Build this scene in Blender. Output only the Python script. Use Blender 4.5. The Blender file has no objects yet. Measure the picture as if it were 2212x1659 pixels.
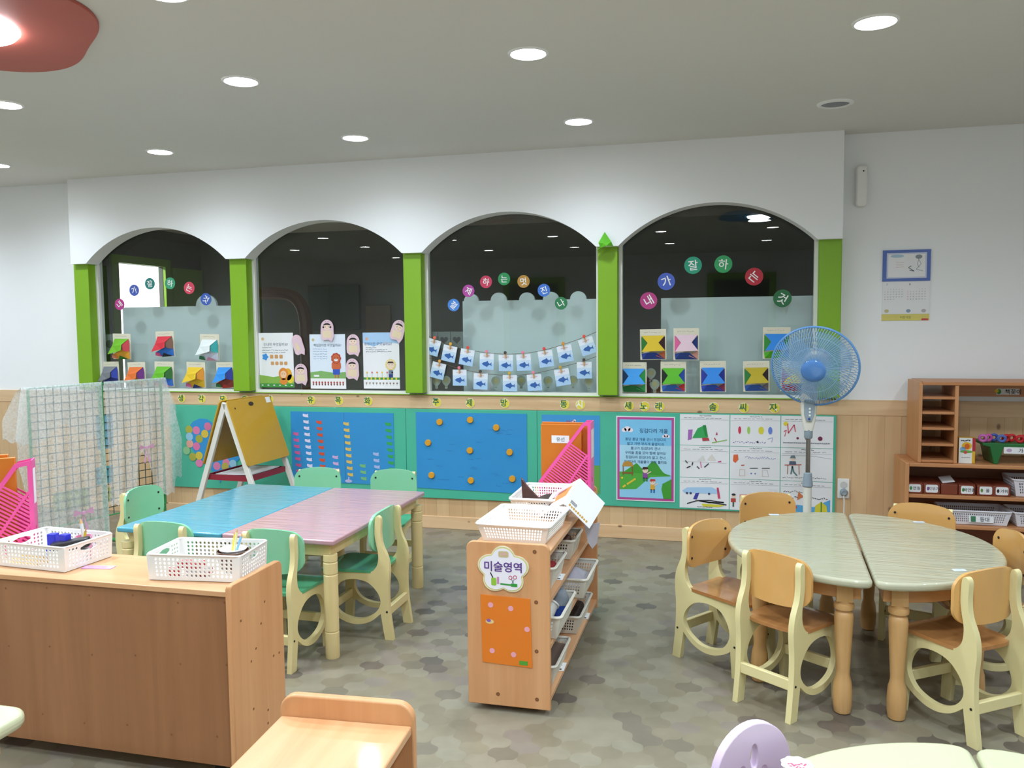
import bpy, bmesh, math, random
from mathutils import Vector, Matrix, geometry
R = math.radians
PI = math.pi
SC = bpy.context.scene
COL = SC.collection
random.seed(7)

# ------------------------------------------------------------ camera
cam_d = bpy.data.cameras.new('camera')
cam = bpy.data.objects.new('camera', cam_d)
COL.objects.link(cam)
cam_d.sensor_width = 36.0
cam_d.lens = 36.0 * 1801.05 / 2212.0
cam_d.clip_start = 0.05
YAW, PITCH, ROLL, EYE = -0.25262, 0.07153, -0.0102, 1.34
_f = Vector((math.sin(YAW), math.cos(YAW), 0)); _r = Vector((math.cos(YAW), -math.sin(YAW), 0)); _u = Vector((0, 0, 1))
_f2 = _f * math.cos(PITCH) - _u * math.sin(PITCH); _u2 = _u * math.cos(PITCH) + _f * math.sin(PITCH)
_r3 = _r * math.cos(ROLL) + _u2 * math.sin(ROLL); _u3 = _u2 * math.cos(ROLL) - _r * math.sin(ROLL)
cam.matrix_world = Matrix(((_r3.x, _u3.x, -_f2.x, 0), (_r3.y, _u3.y, -_f2.y, 0), (_r3.z, _u3.z, -_f2.z, EYE), (0, 0, 0, 1)))
SC.camera = cam

# ------------------------------------------------------------ world, exposure
w = bpy.data.worlds.new('world'); SC.world = w; w.use_nodes = True
w.node_tree.nodes['Background'].inputs[0].default_value = (0.5, 0.55, 0.6, 1)
w.node_tree.nodes['Background'].inputs[1].default_value = 0.02
SC.view_settings.view_transform = 'Standard'
SC.view_settings.look = 'None'
SC.view_settings.gamma = 1.0
SC.view_settings.use_curve_mapping = False
SC.view_settings.exposure = 0.12
SC.cycles.max_bounces = 8; SC.cycles.diffuse_bounces = 4; SC.cycles.glossy_bounces = 3; SC.cycles.transparent_max_bounces = 16
LAMP_W = 41.0                       # power of one ceiling downlight
LAMP_COL = (0.77, 0.88, 1.0)
ZC = 2.394                         # ceiling height
YW = 5.145                         # face of the window wall

# ------------------------------------------------------------ materials
def lin(h):
    h = h.lstrip('#')
    o = []
    for i in (0, 2, 4):
        c = int(h[i:i + 2], 16) / 255
        o.append(c / 12.92 if c <= 0.04045 else ((c + 0.055) / 1.055) ** 2.4)
    return (o[0], o[1], o[2], 1)
MATS = {}
def nt(name):
    m = bpy.data.materials.new(name); m.use_nodes = True
    t = m.node_tree; b = t.nodes['Principled BSDF']
    return m, t, b
def N(t, typ, **kw):
    n = t.nodes.new(typ)
    for k, v in kw.items():
        if k.startswith('i_'): n.inputs[k[2:].replace('_', ' ')].default_value = v
        else: setattr(n, k, v)
    return n
def mathn(t, op, a, b=None, c=None):
    n = t.nodes.new('ShaderNodeMath'); n.operation = op
    for i, x in enumerate((a, b, c)):
        if x is None: continue
        if isinstance(x, (int, float)): n.inputs[i].default_value = x
        else: t.links.new(x, n.inputs[i])
    return n.outputs[0]
def mat(name, h, rough=0.5, spec=0.5, metal=0.0, coat=0.0, var=0.06, vs=6.0, bump=0.0, bs=40.0, emit=0.0, trans=0.0, alpha=1.0, sheen=0.0):
    if name in MATS: return MATS[name]
    m, t, b = nt(name)
    c = lin(h)
    tc = N(t, 'ShaderNodeTexCoord')
    if var > 0:
        no = N(t, 'ShaderNodeTexNoise', i_Scale=vs, i_Detail=3.0)
        t.links.new(tc.outputs['Object'], no.inputs['Vector'])
        mx = N(t, 'ShaderNodeMix', data_type='RGBA')
        mx.inputs[6].default_value = tuple(x * (1 - var) for x in c[:3]) + (1,)
        mx.inputs[7].default_value = tuple(min(1, x * (1 + var)) for x in c[:3]) + (1,)
        t.links.new(no.outputs['Fac'], mx.inputs[0]); t.links.new(mx.outputs[2], b.inputs['Base Color'])
    else:
        b.inputs['Base Color'].default_value = c
    b.inputs['Roughness'].default_value = rough
    b.inputs['Specular IOR Level'].default_value = spec
    b.inputs['Metallic'].default_value = metal
    b.inputs['Coat Weight'].default_value = coat
    b.inputs['Coat Roughness'].default_value = 0.06
    b.inputs['Transmission Weight'].default_value = trans
    b.inputs['Alpha'].default_value = alpha
    if emit:
        b.inputs['Emission Color'].default_value = c; b.inputs['Emission Strength'].default_value = emit
    if bump > 0:
        n2 = N(t, 'ShaderNodeTexNoise', i_Scale=bs, i_Detail=4.0)
        t.links.new(tc.outputs['Object'], n2.inputs['Vector'])
        bp = N(t, 'ShaderNodeBump', i_Strength=bump, i_Distance=0.01)
        t.links.new(n2.outputs['Fac'], bp.inputs['Height']); t.links.new(bp.outputs[0], b.inputs['Normal'])
        if coat: t.links.new(bp.outputs[0], b.inputs['Coat Normal'])
    MATS[name] = m
    return m
def wood(name, h1, h2, axis='z', rough=0.4, scale=7.0, coat=0.0, knots=0.0):
    if name in MATS: return MATS[name]
    m, t, b = nt(name)
    tc = N(t, 'ShaderNodeTexCoord'); mp = N(t, 'ShaderNodeMapping')
    s = [1, 1, 1]; s['xyz'.index(axis)] = 0.06
    mp.inputs['Scale'].default_value = [v * scale for v in s]
    t.links.new(tc.outputs['Object'], mp.inputs['Vector'])
    n1 = N(t, 'ShaderNodeTexNoise', i_Scale=3.0, i_Detail=6.0, i_Roughness=0.6, i_Distortion=0.6)
    t.links.new(mp.outputs[0], n1.inputs['Vector'])
    cr = N(t, 'ShaderNodeValToRGB'); cr.color_ramp.elements[0].position = 0.3; cr.color_ramp.elements[1].position = 0.7
    cr.color_ramp.elements[0].color = lin(h1); cr.color_ramp.elements[1].color = lin(h2)
    t.links.new(n1.outputs['Fac'], cr.inputs[0])
    out = cr.outputs[0]
    if knots > 0:
        mk = N(t, 'ShaderNodeMapping'); k = [9, 9, 9]; k['xyz'.index(axis)] = 5.0
        mk.inputs['Scale'].default_value = k; t.links.new(tc.outputs['Object'], mk.inputs['Vector'])
        vo = N(t, 'ShaderNodeTexVoronoi', i_Scale=1.0); t.links.new(mk.outputs[0], vo.inputs['Vector'])
        kr = N(t, 'ShaderNodeValToRGB'); kr.color_ramp.elements[0].position = knots; kr.color_ramp.elements[1].position = knots * 1.9
        kr.color_ramp.elements[0].color = (1, 1, 1, 1); kr.color_ramp.elements[1].color = (0, 0, 0, 1)
        t.links.new(vo.outputs['Distance'], kr.inputs[0])
        mx = N(t, 'ShaderNodeMix', data_type='RGBA'); mx.inputs[7].default_value = lin('#5a3015')
        t.links.new(mathn(t, 'MULTIPLY', kr.outputs[0], 0.75), mx.inputs[0]); t.links.new(out, mx.inputs[6]); out = mx.outputs[2]
    t.links.new(out, b.inputs['Base Color'])
    b.inputs['Roughness'].default_value = rough; b.inputs['Coat Weight'].default_value = coat; b.inputs['Coat Roughness'].default_value = 0.08
    MATS[name] = m
    return m
def planks(name):
    m, t, b = nt(name)
    tc = N(t, 'ShaderNodeTexCoord'); sx = N(t, 'ShaderNodeSeparateXYZ'); t.links.new(tc.outputs['Object'], sx.inputs[0])
    q = mathn(t, 'DIVIDE', sx.outputs['X'], 0.088)
    idx = mathn(t, 'FLOOR', q); fr = mathn(t, 'FRACT', q)
    wn = N(t, 'ShaderNodeTexWhiteNoise', noise_dimensions='1D'); t.links.new(idx, wn.inputs['W'])
    mp = N(t, 'ShaderNodeMapping'); mp.inputs['Scale'].default_value = (26, 26, 1.6); t.links.new(tc.outputs['Object'], mp.inputs['Vector'])
    n1 = N(t, 'ShaderNodeTexNoise', i_Scale=1.0, i_Detail=5.0, i_Distortion=0.8); t.links.new(mp.outputs[0], n1.inputs['Vector'])
    cr = N(t, 'ShaderNodeValToRGB'); cr.color_ramp.elements[0].color = lin('#c39c70'); cr.color_ramp.elements[1].color = lin('#e2c194')
    t.links.new(mathn(t, 'ADD', mathn(t, 'MULTIPLY', wn.outputs['Value'], 0.55), mathn(t, 'MULTIPLY', n1.outputs['Fac'], 0.5)), cr.inputs[0])
    mk = N(t, 'ShaderNodeMapping'); mk.inputs['Scale'].default_value = (8, 8, 5); t.links.new(tc.outputs['Object'], mk.inputs['Vector'])
    vo = N(t, 'ShaderNodeTexVoronoi', i_Scale=1.0); t.links.new(mk.outputs[0], vo.inputs['Vector'])
    kr = N(t, 'ShaderNodeValToRGB'); kr.color_ramp.elements[0].position = 0.05; kr.color_ramp.elements[1].position = 0.11
    kr.color_ramp.elements[0].color = (1, 1, 1, 1); kr.color_ramp.elements[1].color = (0, 0, 0, 1)
    t.links.new(vo.outputs['Distance'], kr.inputs[0])
    seam = mathn(t, 'LESS_THAN', fr, 0.025)
    fac = mathn(t, 'MAXIMUM', mathn(t, 'MULTIPLY', kr.outputs[0], 0.7), mathn(t, 'MULTIPLY', seam, 0.35))
    mx = N(t, 'ShaderNodeMix', data_type='RGBA'); mx.inputs[7].default_value = lin('#5f3a1c')
    t.links.new(fac, mx.inputs[0]); t.links.new(cr.outputs[0], mx.inputs[6]); t.links.new(mx.outputs[2], b.inputs['Base Color'])
    b.inputs['Roughness'].default_value = 0.45
    MATS[name] = m
    return m
def floor_mat(name):
    m, t, b = nt(name)
    tc = N(t, 'ShaderNodeTexCoord'); mp = N(t, 'ShaderNodeMapping'); mp.inputs['Rotation'].default_value = (0, 0, R(8))
    t.links.new(tc.outputs['Object'], mp.inputs['Vector'])
    sx = N(t, 'ShaderNodeSeparateXYZ'); t.links.new(mp.outputs[0], sx.inputs[0])
    u = mathn(t, 'DIVIDE', sx.outputs['X'], 0.1); v = mathn(t, 'DIVIDE', sx.outputs['Y'], 0.125)
    p = mathn(t, 'ADD', u, v); q = mathn(t, 'SUBTRACT', v, u)
    A = 0.105
    ps = mathn(t, 'FLOOR', mathn(t, 'SUBTRACT', p, mathn(t, 'MULTIPLY', mathn(t, 'SINE', mathn(t, 'MULTIPLY', q, 2 * PI)), A)))
    qs = mathn(t, 'FLOOR', mathn(t, 'SUBTRACT', q, mathn(t, 'MULTIPLY', mathn(t, 'SINE', mathn(t, 'MULTIPLY', p, 2 * PI)), A)))
    cx = N(t, 'ShaderNodeCombineXYZ'); t.links.new(ps, cx.inputs[0]); t.links.new(qs, cx.inputs[1])
    wn = N(t, 'ShaderNodeTexWhiteNoise', noise_dimensions='2D'); t.links.new(cx.outputs[0], wn.inputs['Vector'])
    cr = N(t, 'ShaderNodeValToRGB'); cr.color_ramp.interpolation = 'CONSTANT'
    cols = [(0, '#908a77'), (0.2, '#8a826d'), (0.42, '#8f8875'), (0.62, '#847c68'), (0.76, '#887f73'), (0.86, '#7a7363'), (0.93, '#676056'), (0.97, '#71675c')]
    e = cr.color_ramp.elements
    e[0].position = 0; e[0].color = lin(cols[0][1]); e[1].position = cols[1][0]; e[1].color = lin(cols[1][1])
    for ps_, c in cols[2:]:
        x = e.new(ps_); x.color = lin(c)
    t.links.new(wn.outputs['Value'], cr.inputs[0])
    no = N(t, 'ShaderNodeTexNoise', i_Scale=14.0, i_Detail=5.0); t.links.new(tc.outputs['Object'], no.inputs['Vector'])
    mx = N(t, 'ShaderNodeMix', data_type='RGBA', blend_type='MULTIPLY'); mx.inputs[0].default_value = 0.35
    t.links.new(cr.outputs[0], mx.inputs[6])
    c2 = N(t, 'ShaderNodeValToRGB'); c2.color_ramp.elements[0].color = (0.65, 0.64, 0.62, 1); c2.color_ramp.elements[0].position = 0.3
    c2.color_ramp.elements[1].position = 0.7
    t.links.new(no.outputs['Fac'], c2.inputs[0]); t.links.new(c2.outputs[0], mx.inputs[7])
    t.links.new(mx.outputs[2], b.inputs['Base Color'])
    b.inputs['Roughness'].default_value = 0.38; b.inputs['Specular IOR Level'].default_value = 0.4
    MATS[name] = m
    return m
def glass_mat(name, tint='#ffffff'):
    m = bpy.data.materials.new(name); m.use_nodes = True; t = m.node_tree; t.nodes.clear()
    o = N(t, 'ShaderNodeOutputMaterial'); mix = N(t, 'ShaderNodeMixShader'); fr = N(t, 'ShaderNodeFresnel', i_IOR=1.5)
    ge = N(t, 'ShaderNodeNewGeometry')                       # one sheet stands for both faces of the pane
    t.links.new(mathn(t, 'SUBTRACT', 1.5, mathn(t, 'MULTIPLY', ge.outputs['Backfacing'], 1.5 - 1 / 1.5)), fr.inputs['IOR'])
    tr = N(t, 'ShaderNodeBsdfTransparent'); tr.inputs[0].default_value = lin(tint); gl = N(t, 'ShaderNodeBsdfGlossy', i_Roughness=0.0)
    t.links.new(mathn(t, 'MINIMUM', mathn(t, 'MULTIPLY', fr.outputs[0], 1.9), 1.0), mix.inputs[0]); t.links.new(tr.outputs[0], mix.inputs[1]); t.links.new(gl.outputs[0], mix.inputs[2])
    t.links.new(mix.outputs[0], o.inputs[0]); MATS[name] = m
    return m
def sheer(name, h, op, pat=None, gloss=0.0):
    """thin see-through sheet: transparent mixed with diffuse and translucent; pat = noise scale of a lace pattern"""
    m = bpy.data.materials.new(name); m.use_nodes = True; t = m.node_tree; t.nodes.clear()
    o = N(t, 'ShaderNodeOutputMaterial'); mix = N(t, 'ShaderNodeMixShader'); tr = N(t, 'ShaderNodeBsdfTransparent')
    b = N(t, 'ShaderNodeBsdfPrincipled'); b.inputs['Base Color'].default_value = lin(h); b.inputs['Roughness'].default_value = 0.3 if gloss else 0.8
    t.links.new(tr.outputs[0], mix.inputs[1]); t.links.new(b.outputs[0], mix.inputs[2]); t.links.new(mix.outputs[0], o.inputs[0])
    mix.inputs[0].default_value = op
    if pat:
        tc = N(t, 'ShaderNodeTexCoord')
        n1 = N(t, 'ShaderNodeTexNoise', i_Scale=pat, i_Detail=3.0); t.links.new(tc.outputs['Object'], n1.inputs['Vector'])
        n2 = N(t, 'ShaderNodeTexVoronoi', i_Scale=pat * 2.2); t.links.new(tc.outputs['Object'], n2.inputs['Vector'])
        a = mathn(t, 'ADD', mathn(t, 'MULTIPLY', n1.outputs['Fac'], 0.9), mathn(t, 'MULTIPLY', n2.outputs['Distance'], 0.35))
        cr = N(t, 'ShaderNodeValToRGB'); cr.color_ramp.elements[0].position = 0.45; cr.color_ramp.elements[1].position = 0.75
        cr.color_ramp.elements[0].color = (op - 0.07,) * 3 + (1,); cr.color_ramp.elements[1].color = (min(1, op + 0.12),) * 3 + (1,)
        t.links.new(a, cr.inputs[0]); t.links.new(cr.outputs[0], mix.inputs[0])
    MATS[name] = m
    return m
def wrap_mat(name, h, axis_rot=0.0, strength=0.35):
    """table top under crinkled clear film: glossy coat over a wavy bump"""
    m, t, b = nt(name)
    tc = N(t, 'ShaderNodeTexCoord'); mp = N(t, 'ShaderNodeMapping')
    mp.inputs['Rotation'].default_value = (0, 0, axis_rot); mp.inputs['Scale'].default_value = (2.2, 26, 1)
    t.links.new(tc.outputs['Object'], mp.inputs['Vector'])
    n1 = N(t, 'ShaderNodeTexNoise', i_Scale=1.2, i_Detail=3.0, i_Distortion=0.9); t.links.new(mp.outputs[0], n1.inputs['Vector'])
    n2 = N(t, 'ShaderNodeTexNoise', i_Scale=5.0, i_Detail=2.0); t.links.new(tc.outputs['Object'], n2.inputs['Vector'])
    mx = N(t, 'ShaderNodeMix', data_type='RGBA'); c = lin(h)
    mx.inputs[6].default_value = tuple(x * 0.93 for x in c[:3]) + (1,); mx.inputs[7].default_value = tuple(min(1, x * 1.05) for x in c[:3]) + (1,)
    t.links.new(n2.outputs['Fac'], mx.inputs[0]); t.links.new(mx.outputs[2], b.inputs['Base Color'])
    bp = N(t, 'ShaderNodeBump', i_Strength=strength, i_Distance=0.007); t.links.new(n1.outputs['Fac'], bp.inputs['Height'])
    b.inputs['Roughness'].default_value = 0.45; b.inputs['Coat Weight'].default_value = 1.0; b.inputs['Coat Roughness'].default_value = 0.07
    t.links.new(bp.outputs[0], b.inputs['Coat Normal'])
    MATS[name] = m
    return m
WHITE = mat('wall paint', '#f0f1f1', 0.75, var=0.02, vs=1.5)
CEIL = mat('ceiling paint', '#dcdad4', 0.85, var=0.02, vs=1.5)
GREEN = mat('lime green paint', '#7fae1a', 0.45, var=0.04)
PINE = planks('pine planks')
PINEH = wood('pine rail', '#cda87e', '#e6c69c', 'x', 0.42, 6.0, knots=0.05)
PINEB = wood('pine baseboard', '#d8b083', '#e9c9a0', 'x', 0.42, 6.0, knots=0.045)
BEECH = wood('beech laminate upright', '#c98f5e', '#d9a473', 'z', 0.38, 5.0, knots=0.012)
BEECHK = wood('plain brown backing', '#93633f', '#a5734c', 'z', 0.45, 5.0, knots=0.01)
BEECHX = wood('beech laminate lengthwise', '#cf9768', '#dfae80', 'x', 0.32, 5.0, coat=0.2)
BEECHY = wood('beech laminate crosswise', '#cf9768', '#dfae80', 'y', 0.32, 5.0, coat=0.2)
BEECHD = wood('beech laminate dark', '#a9693f', '#ba7a4d', 'x', 0.4, 5.0)
CREAM = mat('cream lacquer', '#e2d49a', 0.38, var=0.05, vs=9)
CREAMT = wood('cream stained wood', '#d9c68a', '#e6d49c', 'z', 0.4, 6.0)
MINT = mat('mint green laminate', '#86c9a0', 0.22, coat=0.5, var=0.04)
MINTD = mat('green seat laminate', '#4da377', 0.25, coat=0.4, var=0.05)
OCHRE = mat('honey plywood', '#dba863', 0.22, coat=0.5, var=0.06, vs=8)
OCHRED = wood('honey plywood seat', '#a8703f', '#ba854f', 'y', 0.25, 5.0, coat=0.4)
TURN = wood('turned beech', '#c3965c', '#d1a670', 'z', 0.35, 6.0)
BLACK = mat('black', '#161616', 0.5, var=0)
DARKB = mat('dark brown', '#33241d', 0.6)
PLW = mat('white plastic', '#ecebe6', 0.35, var=0.02)
PLIV = mat('ivory plastic', '#dedccf', 0.4, var=0.02)
PAPER = mat('white paper', '#e9e9ea', 0.8, var=0.03, vs=10)
CARD = mat('cream card', '#ded9c2', 0.8, var=0.04, vs=14)
PINK = mat('hot pink plastic', '#f25aa6', 0.35, var=0.03)
ORANGEF = mat('orange folder', '#cf741c', 0.45, var=0.06)
STEEL = mat('steel', '#8d8a84', 0.3, metal=0.9, var=0)
GREY = mat('grey plastic', '#8f9da6', 0.4)
INK = mat('ink', '#2b2b33', 0.8, var=0)
def pm(h): return mat('paint ' + h, h, 0.7, var=0.05, vs=12)

# ------------------------------------------------------------ mesh building
class MB:
    def __init__(s): s.v = []; s.f = []; s.m = []
    def add(s, vs, fs, mi=0, M=None):
        o = len(s.v)
        for p in vs:
            p = Vector(p)
            s.v.append(M @ p if M else p)
        for f in fs:
            s.f.append([o + i for i in f]); s.m.append(mi)
        return s
    def box(s, x0, x1, y0, y1, z0, z1, mi=0, M=None):
        return s.add([(x, y, z) for z in (z0, z1) for y in (y0, y1) for x in (x0, x1)],
                     [(0, 2, 3, 1), (4, 5, 7, 6), (0, 1, 5, 4), (2, 6, 7, 3), (0, 4, 6, 2), (1, 3, 7, 5)], mi, M)
    def loft(s, rings, mi=0, M=None, caps=True, closed=True):
        n = len(rings[0]); vs = [p for r_ in rings for p in r_]; fs = []
        for i in range(len(rings) - 1):
            for j in range(n if closed else n - 1):
                k = (j + 1) % n
                fs.append((i * n + j, i * n + k, (i + 1) * n + k, (i + 1) * n + j))
        if caps: fs += [tuple(range(n))[::-1], tuple((len(rings) - 1) * n + j for j in range(n))]
        return s.add(vs, fs, mi, M)
    def lathe(s, prof, n=24, mi=0, M=None, caps=True):
        return s.loft([[(r_ * math.cos(2 * PI * j / n), r_ * math.sin(2 * PI * j / n), z) for j in range(n)] for r_, z in prof], mi, M, caps)
    def cyl(s, a, b, r0, r1=None, n=12, mi=0, caps=True):
        a = Vector(a); b = Vector(b); d = b - a; r1 = r0 if r1 is None else r1
        M = Matrix.Translation(a) @ d.to_track_quat('Z', 'Y').to_matrix().to_4x4()
        return s.lathe([(r0, 0), (r1, d.length)], n, mi, M, caps)
    def tube(s, pts, r, n=8, mi=0, close=False):
        pts = [Vector(p) for p in pts]; rings = []
        up = Vector((0, 0, 1)); k = len(pts)
        prev = None
        for i, p in enumerate(pts):
            if close: d = pts[(i + 1) % k] - pts[i - 1]
            else: d = pts[min(i + 1, k - 1)] - pts[max(i - 1, 0)]
            d.normalize()
            if prev is None:
                a = d.cross(up if abs(d.z) < 0.9 else Vector((1, 0, 0))).normalized()
            else:
                a = (prev - d * prev.dot(d)).normalized()
            prev = a; b_ = d.cross(a)
            rings.append([p + a * (r * math.cos(2 * PI * j / n)) + b_ * (r * math.sin(2 * PI * j / n)) for j in range(n)])
        if close: rings.append(rings[0])
        return s.loft(rings, mi, None, not close)
    def prism(s, poly, d0, d1, plane='xz', mi=0, M=None, holes=()):
        """polygon (2D) extruded along the third axis from d0 to d1; holes = list of polygons"""
        def P(a, b, d):
            return {'xz': (a, d, b), 'xy': (a, b, d), 'yz': (d, a, b)}[plane]
        loops = [list(poly)] + [list(h) for h in holes]
        flat = [p for l in loops for p in l]; n = len(flat)
        vs = [P(a, b, d0) for a, b in flat] + [P(a, b, d1) for a, b in flat]
        if holes:
            tri = None
            ed = []; o = 0
            for l in loops: ed += [(o + i, o + (i + 1) % len(l)) for i in range(len(l))]; o += len(l)
            cv, _e, cf = geometry.delaunay_2d_cdt([Vector(p) for p in flat], ed, [], 1, 1e-7)[:3]
            if len(cv) == n:
                def inside(p, l):
                    c = False
                    for (x0, y0), (x1, y1) in zip(l, l[1:] + l[:1]):
                        if (y0 > p[1]) != (y1 > p[1]) and p[0] < (x1 - x0) * (p[1] - y0) / (y1 - y0) + x0: c = not c
                    return c
                tri = []
                for f in cf:
                    m = (sum(flat[i][0] for i in f) / len(f), sum(flat[i][1] for i in f) / len(f))
                    if inside(m, loops[0]) and not any(inside(m, h) for h in loops[1:]): tri.append(f)
            if tri is None: tri = geometry.tessellate_polygon([[Vector((a, b, 0)) for a, b in l] for l in loops])
            fs = [tuple(x) for x in tri] + [tuple(n + i for i in reversed(x)) for x in tri]
        else:
            fs = [tuple(range(n)), tuple(range(2 * n - 1, n - 1, -1))]
        o = 0
        for l in loops:
            k = len(l)
            fs += [(o + i, o + (i + 1) % k, n + o + (i + 1) % k, n + o + i) for i in range(k)]
            o += k
        return s.add(vs, fs, mi, M)
    def panel(s, outline, thick, fn, rings=6, mi=0, M=None):
        """closed curved panel: outline [(a,b)] shrunk ring by ring to its centre; fn(a,b) -> (x,y,z),(nx,ny,nz)"""
        den = []
        for (a0, b0), (a1, b1) in zip(outline, outline[1:] + outline[:1]):
            k = max(1, int(math.hypot(a1 - a0, b1 - b0) / .016))
            den += [(a0 + (a1 - a0) * i / k, b0 + (b1 - b0) * i / k) for i in range(k)]
        outline = den
        cx = (min(p[0] for p in outline) + max(p[0] for p in outline)) / 2; cy = (min(p[1] for p in outline) + max(p[1] for p in outline)) / 2
        n = len(outline); vs = []; fs = []
        for side in (0, 1):
            o = len(vs)
            for k in range(rings):
                t_ = 1 - k / rings
                for a, b in outline:
                    p, nn = fn(cx + (a - cx) * t_, cy + (b - cy) * t_)
                    vs.append(Vector(p) + Vector(nn) * (thick * side))
            p, nn = fn(cx, cy); vs.append(Vector(p) + Vector(nn) * (thick * side))
            for k in range(rings - 1):
                for j in range(n):
                    q = (j + 1) % n
                    fs.append((o + k * n + j, o + k * n + q, o + (k + 1) * n + q, o + (k + 1) * n + j))
            for j in range(n): fs.append((o + (rings - 1) * n + j, o + (rings - 1) * n + (j + 1) % n, o + rings * n))
        h = rings * n + 1
        for j in range(n): fs.append((j, (j + 1) % n, h + (j + 1) % n, h + j))
        return s.add(vs, fs, mi, M)
    def build(s, name, mats, parent=None, loc=None, rot=None, bevel=0.0, segs=2, smooth=35, recalc=True):
        me = bpy.data.meshes.new(name)
        me.from_pydata([tuple(v) for v in s.v], [], s.f)
        if not isinstance(mats, (list, tuple)): mats = [mats]
        for m in mats: me.materials.append(m)
        if len(mats) > 1: me.polygons.foreach_set('material_index', s.m)
        if recalc:
            bm = bmesh.new(); bm.from_mesh(me); bmesh.ops.recalc_face_normals(bm, faces=bm.faces); bm.to_mesh(me); bm.free()
        if smooth:
            me.polygons.foreach_set('use_smooth', [True] * len(me.polygons)); me.set_sharp_from_angle(angle=R(smooth))
        me.update()
        o = bpy.data.objects.new(name, me); COL.objects.link(o)
        if parent: o.parent = parent
        if loc: o.location = loc
        if rot: o.rotation_euler = rot
        if bevel > 0:
            b = o.modifiers.new('bevel', 'BEVEL'); b.width = bevel; b.segments = segs; b.limit_method = 'ANGLE'; b.angle_limit = R(40)
        return o
def tag(o, label, cat, group=None):
    o['label'] = label; o['category'] = cat
    if group: o['group'] = group
    return o
def thing(name, label, cat, loc=(0, 0, 0), rot=0.0, group=None):
    o = bpy.data.objects.new(name, None); COL.objects.link(o); o.empty_display_size = 0.05
    o.location = loc; o.rotation_euler = rot if isinstance(rot, tuple) else (0, 0, rot)
    return tag(o, label, cat, group)
def struct(o):
    o['kind'] = 'structure'
    return o
def copy_tree(o, parent=None):
    c = o.copy(); COL.objects.link(c)
    if parent: c.parent = parent; c.matrix_parent_inverse = o.matrix_parent_inverse
    for ch in list(o.children): copy_tree(ch, c)
    return c
def dup(o, loc, rot, label, group=None):
    c = copy_tree(o); c.location = loc; c.rotation_euler = (0, 0, rot); c['label'] = label
    if group: c['group'] = group
    return c
_TX = {}
def text_mesh(s, size, bold=0.0):
    k = (s, round(size, 4), bold)
    if k in _TX: return _TX[k]
    c = bpy.data.curves.new('t', 'FONT'); c.body = s; c.size = size; c.align_x = 'CENTER'; c.align_y = 'CENTER'; c.resolution_u = 3; c.offset = bold * size
    o = bpy.data.objects.new('t', c); COL.objects.link(o)
    dg = bpy.context.evaluated_depsgraph_get(); me = o.evaluated_get(dg).to_mesh()
    vs = [tuple(v.co) for v in me.vertices]; fs = [tuple(p.vertices) for p in me.polygons]
    if vs:                                     # centre on its own ink
        mx = (min(v[0] for v in vs) + max(v[0] for v in vs)) / 2; my = (min(v[1] for v in vs) + max(v[1] for v in vs)) / 2
        vs = [(v[0] - mx, v[1] - my) for v in vs]
    o.evaluated_get(dg).to_mesh_clear(); bpy.data.objects.remove(o); bpy.data.curves.remove(c)
    _TX[k] = (vs, fs)
    return vs, fs
def disc(cx, cy, rx, ry=None, n=20, a0=0.0):
    ry = rx if ry is None else ry
    return [(cx + rx * math.cos(2 * PI * i / n + a0), cy + ry * math.sin(2 * PI * i / n + a0)) for i in range(n)]
def rect(x0, z0, x1, z1): return [(x0, z0), (x1, z0), (x1, z1), (x0, z1)]
def rrect(x0, z0, x1, z1, r, n=5):
    o = []
    for cx, cz, a in ((x1 - r, z0 + r, -90), (x1 - r, z1 - r, 0), (x0 + r, z1 - r, 90), (x0 + r, z0 + r, 180)):
        o += [(cx + r * math.cos(R(a + 90 * i / n)), cz + r * math.sin(R(a + 90 * i / n))) for i in range(n + 1)]
    return o
def blob(cx, cy, r, lobes, amp, n=48, a0=0.0):
    return [(cx + r * (1 + amp * math.cos(lobes * (2 * PI * i / n) + a0)) * math.cos(2 * PI * i / n), cy + r * (1 + amp * math.cos(lobes * (2 * PI * i / n) + a0)) * math.sin(2 * PI * i / n)) for i in range(n)]
def cat_spline(pts, n=6, close=True):
    o = []; k = len(pts)
    for i in range(k if close else k - 1):
        g = (lambda j: pts[j % k]) if close else (lambda j: pts[max(0, min(k - 1, j))])
        p0, p1, p2, p3 = g(i - 1), g(i), g(i + 1), g(i + 2)
        for q in range(n):
            t_ = q / n
            o.append(tuple(0.5 * (2 * b + (c - a) * t_ + (2 * a - 5 * b + 4 * c - d) * t_ ** 2 + (3 * b - a - 3 * c + d) * t_ ** 3) for a, b, c, d in zip(p0, p1, p2, p3)))
    if not close: o.append(tuple(pts[-1]))
    return o
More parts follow.
